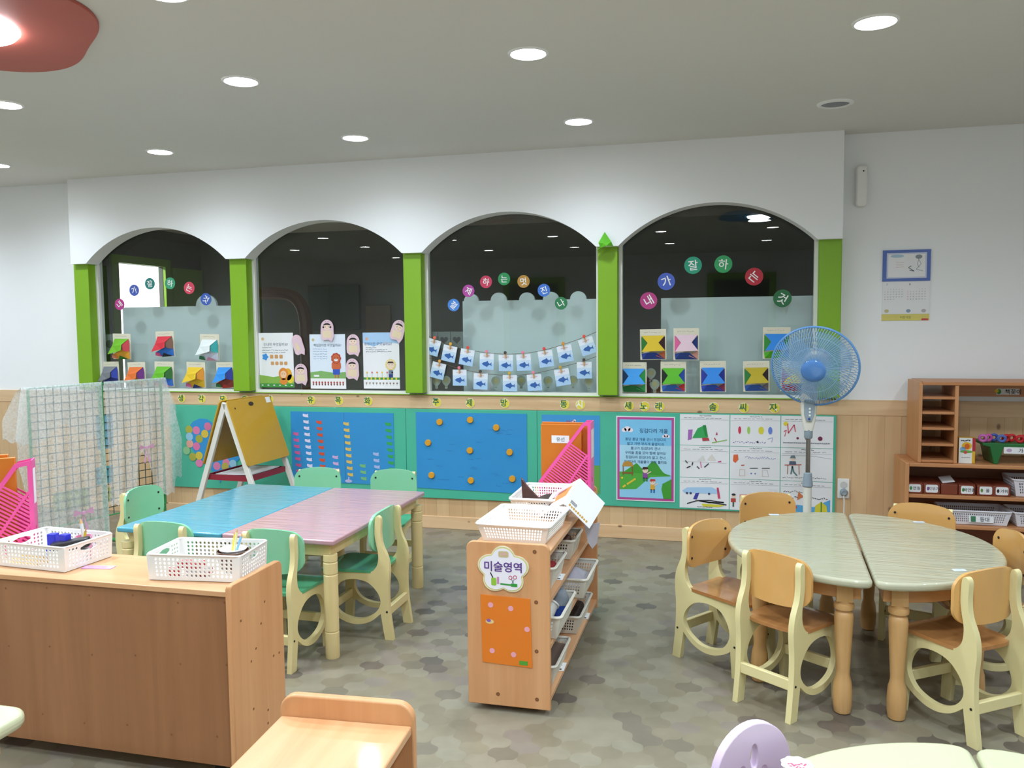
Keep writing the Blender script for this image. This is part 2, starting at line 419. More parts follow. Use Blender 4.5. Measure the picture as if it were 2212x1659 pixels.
class Pic:
    """a printed or pasted sheet: a thin backing with flat shapes laid on it, facing -y; local x right, z up"""
    def __init__(s, outline, m, thick=0.003, holes=()):
        s.mb = MB(); s.mats = [m]; s.k = 0; s.mb.prism(outline, 0, -thick, 'xz', 0, holes=holes); s.t = thick
    def mi(s, m):
        if m not in s.mats: s.mats.append(m)
        return s.mats.index(m)
    def y(s, layer):
        return -s.t - 0.0005 * layer
    def poly(s, pts, m, layer=1, lift=None):
        y = s.y(layer)
        vs = [(p[0], y - (p[2] if len(p) > 2 else 0), p[1]) for p in pts]
        a = sum(pts[i][0] * pts[(i + 1) % len(pts)][1] - pts[(i + 1) % len(pts)][0] * pts[i][1] for i in range(len(pts)))
        f = list(range(len(pts)))
        s.mb.add(vs, [f if a > 0 else f[::-1]], s.mi(m)); return s
    def line(s, a, b, w_, m, layer=2):
        d = Vector((b[0] - a[0], b[1] - a[1])); n = Vector((-d.y, d.x)).normalized() * w_ / 2
        return s.poly([(a[0] + n.x, a[1] + n.y), (a[0] - n.x, a[1] - n.y), (b[0] - n.x, b[1] - n.y), (b[0] + n.x, b[1] + n.y)], m, layer)
    def pline(s, pts, w_, m, layer=2):
        for a, b in zip(pts, pts[1:]): s.line(a, b, w_, m, layer)
        return s
    def text(s, body, x, z, size, m, layer=3, rot=0.0, bold=0.0, sx=1.0):
        vs, fs = text_mesh(body, size, bold); c, sn = math.cos(rot), math.sin(rot); y = s.y(layer)
        s.mb.add([(x + (v[0] * c * sx - v[1] * sn), y, z + (v[0] * sn * sx + v[1] * c)) for v in vs], fs, s.mi(m)); return s
    def scribble(s, x, z, wd, h, m, n=8, w_=0.0015, layer=3, seed=0):
        rr = random.Random(seed)
        for i in range(n):
            a = x + wd * i / n
            s.line((a, z + rr.uniform(-h, h)), (a + wd / n * rr.uniform(0.5, 0.95), z + rr.uniform(-h, h)), w_, m, layer)
        return s
    def build(s, name, parent=None, loc=None, rot=None):
        return s.mb.build(name, s.mats, parent, loc, rot, smooth=0, recalc=False)

# ------------------------------------------------------------ the room
f = MB().box(-8.5, 3.2, -2.8, 9.2, -0.05, 0.0).build('floor', floor_mat('ogee vinyl')); struct(f)
c = MB().box(-8.5, 3.2, -2.8, 9.2, ZC, ZC + 0.06).build('ceiling', CEIL); struct(c)
PIL = [(-4.553, -4.432), (-3.287, -3.16), (-2.023, -1.902), (-0.763, -0.643), (0.505, 0.625)]
Z_SILL = 0.884        # underside of the green sill, top of the wooden wainscot
Z_WIN = 0.907       # lower edge of the panes
Z_BAND = 0.795       # underside of the upper rail
Z_BB = 0.083        # top of the baseboard
mb = MB().box(-6.6, 3.0, YW, YW + 0.06, 0, Z_SILL).box(-6.6, PIL[0][1], YW, YW + 0.06, Z_SILL, ZC).box(PIL[4][0], 3.0, YW, YW + 0.06, Z_SILL, ZC)
mb.box(PIL[0][1], PIL[4][0], YW, YW + 0.06, 2.1, ZC)
for a, b in PIL[1:4]: mb.box(a, b, YW, YW + 0.06, Z_SILL, 2.1)
struct(mb.build('wall_back', WHITE))
mb = MB().box(-6.6, 3.0, 5.136, YW, Z_BB, Z_BAND).build('trim_1', PINE); struct(mb)
mb = MB().box(-6.6, 3.0, 5.133, YW, Z_BAND, Z_SILL).build('trim_2', PINEH, bevel=0.001); struct(mb)
mb = MB().box(-6.6, 3.0, 5.128, YW, 0, Z_BB).build('baseboard_back', PINEB, bevel=0.003); struct(mb)
struct(MB().box(-6.66, -6.6, -2.8, YW, 0, ZC).build('wall_left', WHITE))
struct(MB().box(3.0, 3.06, -2.8, YW, 0, ZC).build('wall_right', WHITE))
struct(MB().box(-6.6, 3.0, -2.86, -2.8, 0, ZC).build('wall_front', WHITE))
for i, x in enumerate((-3.0, 0.2)):          # doors of the classroom's rear wall, seen only as reflections
    d = MB().box(x - 0.5, x + 0.5, -2.8, -2.74, 0, 2.08).build('door_%d' % (i + 2), GREEN); struct(d)
    MB().box(x - 0.4, x + 0.4, -2.79, -2.735, 0, 1.98).build('door_opening', DARKB, d)
# scalloped fascia over the windows
ZA, ZT = 1.80, 2.031
ARC = [(-4.408, -3.287), (-3.14, -2.014), (-1.878, -0.768), (-0.633, 0.49)]
pts = [(-4.536, ZC), (-4.536, ZA)]
for a, b in ARC:
    hw = (b - a) / 2; rise = ZT - ZA; rad = (hw * hw + rise * rise) / (2 * rise); th = math.asin(hw / rad)
    for i in range(41):
        t_ = -th + 2 * th * i / 40
        pts.append(((a + b) / 2 + rad * math.sin(t_), ZT - rad + rad * math.cos(t_)))
pts += [(0.622, ZA), (0.622, ZC)]
struct(MB().prism(pts, 5.02, YW, 'xz').build('trim_3', WHITE, smooth=20))
for i, (a, b) in enumerate(PIL):
    struct(MB().box(a, b, 5.062, YW + 0.01, 0.900, ZA + 0.02).build('trim_%d' % (4 + i), GREEN, bevel=0.004))
struct(MB().box(PIL[0][0], PIL[4][1], 5.12, YW + 0.02, Z_SILL, Z_WIN - 0.018).build('trim_9', GREEN, bevel=0.003))
GLASS = glass_mat('window glass', '#eef4f0')
for i in range(4):
    a, b = PIL[i][1], PIL[i + 1][0]
    fr = MB().prism(rect(a, Z_WIN - 0.02, b, 2.1), 5.135, 5.185, 'xz', holes=[rect(a + 0.02, Z_WIN, b - 0.02, 2.08)]).build('window_%d' % (i + 1), PLW); struct(fr)
    MB().add([(a + 0.018, 5.158, Z_WIN - 0.002), (b - 0.018, 5.158, Z_WIN - 0.002), (b - 0.018, 5.158, 2.085), (a + 0.018, 5.158, 2.085)], [(0, 1, 2, 3)]).build('glass_pane', GLASS, fr, recalc=False, smooth=0)
# dim room behind the panes, with a lit doorway on its far left
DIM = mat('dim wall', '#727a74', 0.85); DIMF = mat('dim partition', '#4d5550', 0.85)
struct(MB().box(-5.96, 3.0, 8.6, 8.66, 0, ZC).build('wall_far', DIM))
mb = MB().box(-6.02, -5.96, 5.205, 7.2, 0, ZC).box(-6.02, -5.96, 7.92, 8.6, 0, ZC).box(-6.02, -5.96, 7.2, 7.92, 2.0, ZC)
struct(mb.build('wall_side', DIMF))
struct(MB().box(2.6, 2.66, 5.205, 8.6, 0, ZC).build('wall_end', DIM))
d = MB().box(-5.965, -5.93, 7.92, 8.02, 0, 2.08).box(-5.965, -5.93, 7.1, 7.2, 0, 2.08).box(-5.965, -5.93, 7.2, 7.92, 2.0, 2.08).build('door_1', GREEN); struct(d)
MB().box(-5.95, -5.915, 8.04, 8.56, 0, 2.0).build('door_leaf', GREEN, d)
struct(MB().box(-8.0, -7.94, 6.2, 8.9, 0, ZC).build('wall_beyond', WHITE))
struct(MB().box(-8.0, -6.02, 8.9, 8.96, 0, ZC).build('wall_beyond_side', WHITE))
ld = bpy.data.lights.new('lamp of the room beyond', 'AREA'); ld.shape = 'DISK'; ld.size = 0.5; ld.energy = 160
lo = bpy.data.objects.new('lamp of the room beyond', ld); COL.objects.link(lo); lo.location = (-7.0, 7.6, 2.37)

# ------------------------------------------------------------ ceiling lamps
LENS = bpy.data.materials.new('lamp lens'); LENS.use_nodes = True
_b = LENS.node_tree.nodes['Principled BSDF']; _b.inputs['Emission Color'].default_value = (0.9, 0.96, 1, 1); _b.inputs['Emission Strength'].default_value = 40.0
RING = mat('lamp ring', '#f2f2f0', 0.4, var=0)
def downlight(x, y, label, group='round ceiling downlights', k=1.0):
    t = thing('ceiling_downlight', label, 'ceiling light', (x, y, ZC), 0, group)
    prof = [(0.066, -0.002), (0.07, -0.006), (0.079, -0.004), (0.081, 0.0)]
    MB().lathe(prof, 28, caps=False).build('rim', RING, t)
    MB().lathe([(0.001, -0.0035), (0.067, -0.002)], 28, caps=False).build('lens', LENS, t)
    l = bpy.data.lights.new('downlight', 'SPOT'); l.shadow_soft_size = 0.06; l.energy = LAMP_W * k; l.color = LAMP_COL; l.spot_size = R(160); l.spot_blend = 1.0
    o = bpy.data.objects.new('bulb', l); COL.objects.link(o); o.parent = t; o.location = (0, 0, -0.07)
    return t
P5 = ['first', 'second', 'third', 'fourth']
for i, (x, y) in enumerate([(-4.55, 4.45), (-3.3, 4.4), (-2.03, 4.4), (-0.76, 4.39)]):
    downlight(x, y, 'lit downlight nearest the arches, above the %s green pillar from the left' % P5[i], k=0.62)
for i, (x, y) in enumerate([(-3.29, 3.28), (-2.03, 3.26), (-0.76, 3.25), (0.5, 3.26)]):
    downlight(x, y, 'lit downlight of the second row from the arches, ' + ['at the left edge of the picture', 'above the easel and the blue table', 'above the art shelf', 'above the round table'][i])
downlight(-1.72, 2.35, 'lit round downlight cut off by the upper picture edge beside the red flower panel')
for x, y in [(-4.55, 3.3), (-5.8, 4.4), (-5.8, 3.0), (-0.73, 1.4), (1.76, 3.3), (1.76, 1.4), (-3.33, 1.2), (-4.7, 1.1), (-5.8, -0.2), (-4.7, -0.1), (-3.33, 0.35), (-2.05, 0.35), (-0.75, 0.45), (0.49, 0.46), (1.76, 0.4), (-5.0, -1.9), (-3.3, -1.2), (-2.05, -1.15), (-0.75, -1.07), (0.49, -1.07), (1.76, -1.1)]:
    downlight(x, y, 'lit round downlight of the classroom ceiling outside the picture')
t = thing('ceiling_speaker', 'unlit round grey ceiling fitting near the wall clock corner above the fan', 'ceiling fitting', (0.5, 4.4, ZC))
t['label'] = 'unlit round grey fitting in the ceiling above the standing fan'
MB().lathe([(0.064, -0.002), (0.07, -0.01), (0.084, -0.005), (0.086, 0.0)], 28, caps=False).build('rim', RING, t)
MB().lathe([(0.001, -0.004), (0.066, -0.003)], 28, caps=False).build('reflector', mat('dull reflector', '#7c7f86', 0.35, metal=0.6), t)
def flower_lamp(x, y, r, mcol, label, a0, rg=0.21):
    t = thing('flower_ceiling_panel', label, 'ceiling light', (x, y, ZC))
    MB().prism(blob(0, 0, r, 3, 0.12, 100, a0), -0.012, 0, 'xy').build('flower_panel', mcol, t, bevel=0.003)
    l = bpy.data.lights.new('flower lamp', 'AREA'); l.shape = 'DISK'; l.size = rg * 1.8; l.energy = 16; l.color = LAMP_COL
    o = bpy.data.objects.new('bulb', l); COL.objects.link(o); o.parent = t; o.location = (0, 0, -0.056)
    MB().lathe([(0.001, -0.05), (rg * 0.6, -0.045), (rg * 0.95, -0.025), (rg, -0.012)], 40, caps=False).build('lamp_globe', LENS, t)
    return t
flower_lamp(-2.58, 2.36, 0.49, mat('salmon red panel', '#b5594c', 0.6), 'red flower-shaped ceiling panel with round lamp in the upper left corner', R(30))
flower_lamp(0.3, 1.62, 0.42, mat('blue panel', '#3f86c4', 0.6), 'blue flower-shaped ceiling panel seen reflected in the rightmost arched window', 0.4, 0.12)

# ------------------------------------------------------------ on the windows
GY = 5.1575
def span(x0, z0, x1, z1): return (x0 + x1) / 2, (z0 + z1) / 2, abs(x1 - x0), abs(z1 - z0)
WT = mat('white lettering', '#f2f2ee', 0.7, var=0)
WINN = ['leftmost arched window', 'second arched window from the left', 'third arched window from the left', 'rightmost arched window']
def letter(x, z, r_, col, cname, ch, rot, win):
    p = Pic(disc(0, 0, r_, n=28), pm(col), 0.002)
    p.text(ch, 0, 0, r_ * 1.25, WT, 1, R(rot), 0.012)
    o = p.build('letter_sticker', loc=(x, GY, z))
    tag(o, '%s round sticker lettered %s on the glass of the %s' % (cname, ch, WINN[win]), 'sticker', 'round letter stickers on the windows')
for a in [(-4.255,1.512, 0.041, '#b73a86', 'magenta', '내', 40, 0), (-4.127,1.611, 0.041, '#4a5fb5', 'violet blue', '가', 20, 0), (-3.994,1.655, 0.041, '#2b8079', 'teal', '잘', 8, 0),
          (-3.827,1.654, 0.042, '#3fa077', 'sea green', '하', -8, 0), (-3.673,1.618, 0.043, '#d6475f', 'red', '는', -25, 0), (-3.542,1.537, 0.043, '#3d5eb2', 'dark blue', '것', -35, 0),
          (-1.716,1.468, 0.040, '#4b86d6', 'blue', '절', -40, 2), (-1.614,1.557, 0.040, '#b2489f', 'purple', '제', -25, 2), (-1.496,1.612, 0.040, '#cb3f5e', 'crimson', '하', -12, 2),
          (-1.376,1.628, 0.040, '#2f9257', 'green', '는', 0, 2), (-1.249,1.609, 0.040, '#b98a3e', 'ochre', '멋', 8, 2), (-1.118,1.551, 0.040, '#4377cf', 'blue', '진', 16, 2), (-1.008,1.468, 0.040, '#2f7d4f', 'dark green', '나', 30, 2),
          (-0.465,1.475, 0.052, '#b63f80', 'magenta', '내', 30, 3), (-0.359,1.589, 0.052, '#4b63bd', 'violet blue', '가', 20, 3), (-0.201,1.682, 0.052, '#2f9b7b', 'turquoise', '잘', 6, 3),
          (-0.025,1.684, 0.052, '#39a063', 'green', '하', -5, 3), (0.152,1.606, 0.052, '#b9303f', 'dark red', '는', -40, 3), (0.313,1.475, 0.052, '#2e6e44', 'forest green', '것', -30, 3)]:
    letter(*a)

def origami(box, kind, cols, label, seed):
    x, z, wd, h = box
    p = Pic(rect(-wd / 2, -h / 2, wd / 2, h / 2), CARD, 0.003)
    p.scribble(-wd * 0.35, h * 0.4, wd * 0.65, h * 0.015, INK, 7, 0.0012, 1, seed)
    o = p.build('origami_card', loc=(x, GY, z), rot=(0, R(random.Random(seed).uniform(-1.5, 1.5)), 0))
    tag(o, label, 'craft card', 'folded paper star cards on the windows')
    if kind == 'X':
        sh = [(1, [(.05, .77, .002), (.3, .53, .02), (.05, .2, .002)]), (2, [(.95, .77, .002), (.95, .22, .002), (.72, .55, .02)]),
              (3, [(.05, .2, .002), (.3, .24, .03), (.62, .24, .03), (.95, .02, .002), (.08, .02, .002)]), (4, [(.95, .02, .002), (.95, .3, .004), (.6, .13, .02)]),
              (0, [(.06, .79, .003), (.3, .55, .026), (.08, .27, .045), (.98, .3, .045), (.72, .56, .026), (.94, .79, .003)])]
    else:
        sh = [(1, [(.62, .57, .02), (.9, .8, .002), (.96, .6, .006), (.95, .28, .006), (.66, .36, .025)]),
              (2, [(.66, .4, .02), (.97, .3, .008), (.98, .03, .004), (.3, .02, .004), (.06, .18, .02)]),
              (3, [(.06, .18, .022), (.32, .16, .03), (.3, .01, .004), (.0, .05, .012)]), (4, [(.56, .16, .035), (.92, .02, .01), (.36, -.01, .012)]),
              (0, [(.12, .8, .003), (.08, .52, .025), (-.05, .2, .048), (.4, .3, .03), (.68, .36, .045), (.62, .57, .026), (.9, .8, .003)])]
    q = MB(); mats = []
    for ci, pts in sh:
        m = pm(cols[ci])
        if m not in mats: mats.append(m)
        q.add([((u - .5) * wd, -0.004 - l, (v - .5) * h) for u, v, l in pts], [list(range(len(pts)))], mats.index(m))
    q.build('folded_paper_star', mats, o, smooth=0, recalc=False)
OG = [(span(-4.325,1.301, -4.175,1.115), 'S', ['#6fb51c', '#c83f4c', '#d99a2b', '#e08a63', '#2f7a2a'], 'craft card with green and orange folded paper star, upper left in the leftmost window'),
      (span(-3.961,1.315, -3.811,1.135), 'S', ['#d32c3a', '#7d5a4a', '#2f6fc4', '#d9538f', '#20242e'], 'craft card with red and blue folded paper star in the leftmost window'),
      (span(-3.602,1.292, -3.447,1.106), 'S', ['#dfe6e4', '#2f9f9f', '#b9c3cf', '#1f6d4d', '#d79ab5'], 'craft card with white and teal folded paper star in the leftmost window'),
      (span(-4.423,1.098, -4.284,0.920), 'S', ['#7c7f86', '#2b3fa0', '#27337f', '#1f5a36', '#b9304a'], 'craft card with grey folded paper star, lower left corner of the leftmost window'),
      (span(-4.207,1.095, -4.060,0.915), 'S', ['#e0702a', '#6a2a7d', '#b47f27', '#2f6a35', '#3a7a2c'], 'craft card with orange and purple folded paper star above the lace screen'),
      (span(-3.981,1.099, -3.824,0.920), 'S', ['#63b51d', '#2a6a2a', '#2f6cc0', '#c22f3f', '#c98bb5'], 'craft card with green and blue folded paper star at the screen corner'),
      (span(-3.719,1.096, -3.568,0.913), 'S', ['#e3be22', '#d98f28', '#c9a11f', '#c85f9a', '#232f78'], 'craft card with yellow folded paper star above the band letters'),
      (span(-3.477,1.096, -3.338,0.915), 'S', ['#2f8fe0', '#2a3f9a', '#7d352a', '#1f6a3c', '#b9332f'], 'craft card with light blue folded paper star beside the second green pillar'),
      (span(-0.516,1.301, -0.358,1.115), 'X', ['#d3b41c', '#2f7d33', '#3c1f26', '#2c459a', '#c6653c'], 'craft card with yellow folded paper, upper left in the rightmost window'),
      (span(-0.315,1.306, -0.163,1.113), 'X', ['#dcbfc9', '#e0639a', '#233a80', '#2b4695', '#e0a090'], 'craft card with pale pink folded paper in the rightmost window'),
      (span(0.205,1.307, 0.361,1.121), 'X', ['#2d86dd', '#2f8a33', '#2f8a33', '#4fae22', '#2d86dd'], 'craft card with blue and green folded paper overlapped by the fan head'),
      (span(-0.631,1.099, -0.476,0.912), 'X', ['#3a97e0', '#27406a', '#2f9d4f', '#1f6e3a', '#2f9d4f'], 'craft card with sky blue folded paper, lower left in the rightmost window'),
      (span(-0.392,1.103, -0.239,0.918), 'X', ['#55b11c', '#15251a', '#2a55b0', '#2f62b8', '#c9313a'], 'craft card with green, blue and red folded paper in the rightmost window'),
      (span(-0.157,1.107, -0.004,0.920), 'X', ['#2b83da', '#25379c', '#25379c', '#2748b4', '#8f2f55'], 'craft card with blue and navy folded paper, lowest row of the rightmost window'),
      (span(0.095,1.107, 0.246,0.926), 'X', ['#b9a520', '#2a7a35', '#332a2a', '#2b55a5', '#71686f'], 'craft card with olive yellow folded paper left of the fan'),
      (span(0.309,1.107, 0.454,0.928), 'X', ['#d8bf3a', '#b3303a', '#c9a52a', '#b3303a', '#33222a'], 'craft card with yellow and red folded paper seen through the fan')]
for i, (b, k, c, l) in enumerate(OG): origami(b, k, c, l, i)

# fish cards on two strings
FISHB = pm('#2f5fa5'); SKYA = pm('#dfe6ee'); SKYB = pm('#c3d8ec'); SKYC = pm('#a9cae9'); REDP = pm('#d06a78')
def zz(x, y): return x, y
FC = [((-1.859,1.196), -16), ((-1.746,1.154), -12), ((-1.627,1.130), -10), ((-1.493,1.103), -2), ((-1.366,1.095), 1), ((-1.248,1.097), 3), ((-1.105,1.121), 8), ((-0.981,1.153), 10), ((-0.840,1.199), 18),
      ((-1.825,1.043), -14), ((-1.677,0.998), 0), ((-1.536,0.975), -2), ((-1.341,0.965), 0), ((-1.180,0.970), 4), ((-0.999,1.005), 10), ((-0.860,1.050), 1)]
PINC = ['#e8694f', '#e3a83e', '#e04f3f', '#e58aa0', '#4a4038', '#e77f96', '#de4a48', '#d8913e', '#e0503f', '#e5a64a', '#e8788c', '#4a4038', '#c7a83a', '#e8869c', '#c2a03e', '#4a4038']
NTH = ['first', 'second', 'third', 'fourth', 'fifth', 'sixth', 'seventh', 'eighth', 'last']
def fishcard():
    w_, h = 0.094, 0.104
    p = Pic(rect(-w_ / 2, -h, w_ / 2, 0), SKYA, 0.0015)
    p.poly(rect(-w_ / 2, -h, w_ / 2, -h * .36), SKYB, 1); p.poly(rect(-w_ / 2, -h, w_ / 2, -h * .62), SKYC, 2)
    p.poly([(-.032, -.066), (-.02, -.057), (-.004, -.054), (.012, -.06), (.022, -.066), (.034, -.055), (.031, -.067), (.034, -.08), (.022, -.072), (.01, -.077), (-.008, -.081), (-.022, -.076)], FISHB, 3)
    p.poly([(-.004, -.054), (.006, -.047), (.012, -.06)], FISHB, 3); p.poly([(-.008, -.081), (.002, -.088), (.01, -.077)], FISHB, 3)
    p.scribble(-.022, -.016, .045, .003, REDP, 6, .0022, 3, 3)
    return p
FP = fishcard()
FM = None
for i, ((x, z), a) in enumerate(FC):
    row = 'upper' if i < 9 else 'lower'; k = i if i < 9 else i - 9
    nth = NTH[k] if k < (8 if i < 9 else 6) else 'last'
    dx, dz = math.sin(R(-a)) * 0.052, math.cos(R(a)) * 0.052
    loc = (x - dx * -1 * -1 + 0, 5.142, z + dz)
    loc = (x - math.sin(R(a)) * 0.052, 5.142, z + dz)
    if FM is None:
        o = FP.build('fish_card', loc=loc, rot=(0, -R(a), 0)); FM = o
    else:
        o = FM.copy(); COL.objects.link(o); o.location = loc; o.rotation_euler = (0, -R(a), 0)
    tag(o, 'white and blue fish card, %s from the left on the %s string' % (nth, row), 'card', 'fish cards hung on two strings')
    t = thing('clothes_peg', 'tiny wooden clothes peg with round head holding the %s fish card of the %s string' % (nth, row), 'clothes peg', (loc[0], 5.138, loc[2]), (0, -R(a), 0), 'clothes pegs on the strings')
    if i == 0:
        pb = MB().box(-0.004, 0.004, -0.006, 0.004, -0.022, 0.012).build('peg', TURN, t)
        ph = MB().lathe([(0.001, 0), (0.010, 0.001), (0.010, 0.005), (0.001, 0.006)], 12, M=Matrix.Translation((0, -0.005, 0.013)) @ Matrix.Rotation(R(90), 4, 'X'))
        ph = ph.build('peg_head', pm(PINC[0]), t)
    else:
        b_ = pb.copy(); COL.objects.link(b_); b_.parent = t
        h_ = ph.copy(); h_.data = ph.data.copy(); h_.data.materials[0] = pm(PINC[i]); COL.objects.link(h_); h_.parent = t
STR = mat('string', '#6b5b4a', 0.8)
for nm, pts in (('upper', [-1.911,1.279, -1.815,1.235, -1.681,1.190, -1.515,1.162, -1.368,1.150, -1.230,1.157, -1.110,1.177, -0.953,1.223, -0.859,1.257, -0.764,1.296]),
                ('lower', [-1.914,1.135, -1.808,1.099, -1.666,1.054, -1.517,1.027, -1.393,1.016, -1.273,1.017, -1.151,1.033, -0.993,1.072, -0.875,1.103, -0.764,1.143])):
    pr = [(pts[i], pts[i + 1]) for i in range(0, len(pts), 2)]
    o = MB().tube([(a, 5.143, b) for a, b in cat_spline(pr, 4, False)], 0.0016, 5).build('hanging_string', STR)
    tag(o, '%s brown string of fish cards across the third arched window' % nm, 'string', 'strings of fish cards')

# hooded child-face cutouts in the second window
HOOD = pm('#dfc0cb'); FACE = pm('#e3cfae'); HAIR = pm('#231a1a'); SKIN = pm('#ecd2bd')
HF = [((-2.831,1.214), 16, 'without a visible face, left of the lion poster', 0), ((-2.816,1.015), 0, 'low between the butterfly poster and the lion poster', 1), ((-2.611,1.312), 0, 'with black hair, above the lion poster', 3),
      ((-2.423,1.213), 0, 'with black fringe, between the lion poster and the right poster', 2), ((-2.433,1.051), 0, 'below the fringed one, right of the lion poster', 2), ((-2.101,1.306), -18, 'tilted beside the third green pillar', 2)]
for (x, z), a, l, kind in HF:
    W_, H_ = 0.092 if kind else 0.074, 0.142
    out = [(W_ / 2 * math.cos(R(t_)), H_ * .5 - W_ / 2 * 1.15 + W_ / 2 * 1.15 * math.sin(R(t_))) for t_ in range(0, 181, 12)] + [(-W_ * .52, -H_ * .1), (-W_ * .5, -H_ * .36), (-W_ * .3, -H_ * .47), (W_ * .1, -H_ * .44), (W_ * .36, -H_ * .55), (W_ * .52, -H_ * .3), (W_ * .5, 0)]
    p = Pic(out, HOOD, 0.006)
    if kind == 0:
        p.poly([(-.012, .03), (.012, -.03), (-.01, -.045), (-.022, -.01)], FACE, 1)
    else:
        p.poly([(-W_ * .36, -H_ * .02), (W_ * .36, -H_ * .02), (W_ * .34, -H_ * .36), (-W_ * .34, -H_ * .34)], FACE, 1)
        p.poly(disc(0, H_ * .17, W_ * .31, H_ * .17, 20), SKIN, 2)
        hr = [(W_ * .3 * math.cos(R(t_)), H_ * .22 + H_ * .12 * math.sin(R(t_))) for t_ in range(0, 181, 15)]
        p.poly(hr + [(-W_ * .2, H_ * .24), (0, H_ * .26), (W_ * .2, H_ * .24)], HAIR, 3)
        if kind == 3:
            p.poly(disc(-W_ * .28, H_ * .15, .007), HAIR, 3); p.poly(disc(W_ * .28, H_ * .15, .007), HAIR, 3)
        for sx in (-1, 1): p.poly(disc(sx * W_ * .12, H_ * .16, .0028), INK, 4)
        p.line((-W_ * .05, H_ * .07), (W_ * .05, H_ * .07), .002, REDP, 4)
        for sx in (-1, 1): p.poly(disc(sx * W_ * .1, H_ * .41, .0022), INK, 3)
    o = p.build('face_cutout', loc=(x, 5.148, z), rot=(0, -R(a), 0))
    tag(o, 'pink hooded paper face cutout ' + l, 'cutout', 'hooded paper faces in the second window')

# three posters in the second window
GRASS = pm('#86b04a'); GRASS2 = pm('#3f8f3c'); LION = pm('#c9643a'); LIONM = pm('#b13a2f'); BLUEP = pm('#2f55b8'); YEL = pm('#e6c93c'); ORA = pm('#e0872f'); TXT = pm('#5a6a7a'); TXTB = pm('#5f86b8'); PEACH = pm('#efc39a')
def poster(box, paper, name, label):
    x, z, wd, h = box
    return Pic(rect(-wd / 2, -h / 2, wd / 2, h / 2), paper, 0.002), x, z, wd, h
p, x, z, wd, h = poster(span(-3.138,1.297, -2.875,0.922), PAPER, '', '')
p.poly([(-wd / 2, -h / 2), (wd / 2, -h / 2), (wd / 2, -h * .32), (wd * .2, -h * .28), (-wd * .1, -h * .31), (-wd / 2, -h * .27)], GRASS, 1).poly(rect(-wd / 2, -h / 2, wd / 2, -h * .43), GRASS2, 2)
p.poly(disc(-wd * .38, h * .39, .011), pm('#d9b98c'), 1).text('인내란 무엇일까요?', 0, h * .29, .0235, TXT, 1, 0, .004)
for i, l in enumerate((.3, .75, .68)): p.scribble(-wd * .4, h * (.23 - i * .045), wd * l, .002, TXT, 14, .003, 1, i)
p.poly(blob(-wd * .32, h * .06, .022, 5, .15, 30), pm('#3f8fd9'), 1)
for i in range(3): p.poly(rrect(-wd * .18 + i * .036, h * .03, -wd * .18 + i * .036 + .026, h * .1, .006), pm('#cf9a63'), 1)
for i in range(4): p.poly(rrect(-wd * .16 + i * .034, -h * .09, -wd * .16 + i * .034 + .025, -h * .025, .006), pm('#cf9a63'), 1)
p.poly(disc(wd * .33, -h * .26, .03, .042), pm('#e3a92f'), 2).poly(disc(wd * .4, -h * .34, .026, .03), YEL, 2).poly(disc(wd * .2, -h * .25, .036, .042), ORA, 3).poly(disc(wd * .2, -h * .26, .024, .026), PEACH, 4).poly(disc(wd * .2, -h * .39, .03, .022), ORA, 3)
for sx in (-1, 1): p.poly(disc(wd * .2 + sx * .009, -h * .25, .0025), INK, 5)
for i in range(6): p.poly(disc(-wd * .42 + i * wd * .17, -h * .46, .008, .004), PAPER, 3)
tag(p.build('poster', loc=(x, GY, z)), 'poster with orange butterfly child on green grass in the second window', 'poster', 'posters in the second arched window')
p, x, z, wd, h = poster(span(-2.750,1.285, -2.487,0.916), pm('#dbe5f0'), '', '')
p.poly(rect(-wd / 2, -h / 2, wd / 2, -h * .31), PAPER, 1).poly([(-wd / 2, -h * .31), (wd / 2, -h * .31), (wd / 2, -h * .19), (wd * .2, -h * .21), (-wd * .2, -h * .17), (-wd / 2, -h * .2)], pm('#7fb065'), 1)
p.text('책임감이란 무엇일까요?', 0, h * .3, .021, TXT, 2, 0, .004).poly(disc(-wd * .4, h * .4, .010), pm('#c9b98c'), 1)
for i in range(5): p.scribble(-wd * .4, h * (.23 - i * .045), wd * .4, .002, TXTB, 9, .003, 1, i + 5)
cx = wd * .24
p.poly(rect(cx - .014, -h * .3, cx - .004, -h * .2), LION, 2).poly(rect(cx + .008, -h * .3, cx + .018, -h * .2), LION, 2).poly(rrect(cx - .026, -h * .24, cx + .026, -h * .12, .006), BLUEP, 3)
p.poly(rrect(cx - .034, -h * .14, cx + .034, -h * .01, .012), LION, 4).poly(blob(cx, h * .06, .036, 9, .06, 45), LIONM, 5).poly(disc(cx, h * .055, .027, .03), LION, 6).poly(disc(cx, h * .03, .014, .009), PAPER, 7).poly(disc(cx, h * .045, .004, .003), INK, 8)
for sx in (-1, 1): p.poly(disc(cx + sx * .011, h * .07, .0028), INK, 8)
for i in range(11): p.poly(disc(-wd * .42 + i * wd * .084, -h * .385, .006, .007), LIONM, 2).poly(disc(-wd * .42 + i * wd * .084, -h * .42, .005, .008), pm('#7a3a35'), 2)
p.poly(rect(-wd * .4, -h * .28, -wd * .25, -h * .245), PAPER, 3)
tag(p.build('poster', loc=(x, GY, z)), 'poster with brown lion child in blue shorts, middle one in the second window', 'poster', 'posters in the second arched window')
p, x, z, wd, h = poster(span(-2.358,1.294, -2.099,0.920), PAPER, '', '')
p.poly([(-wd / 2, h / 2), (wd / 2, h / 2), (wd / 2, h * .3), (wd * .1, h * .33), (-wd * .2, h * .25), (-wd / 2, h * .32)][::-1], pm('#a7c9e8'), 1)
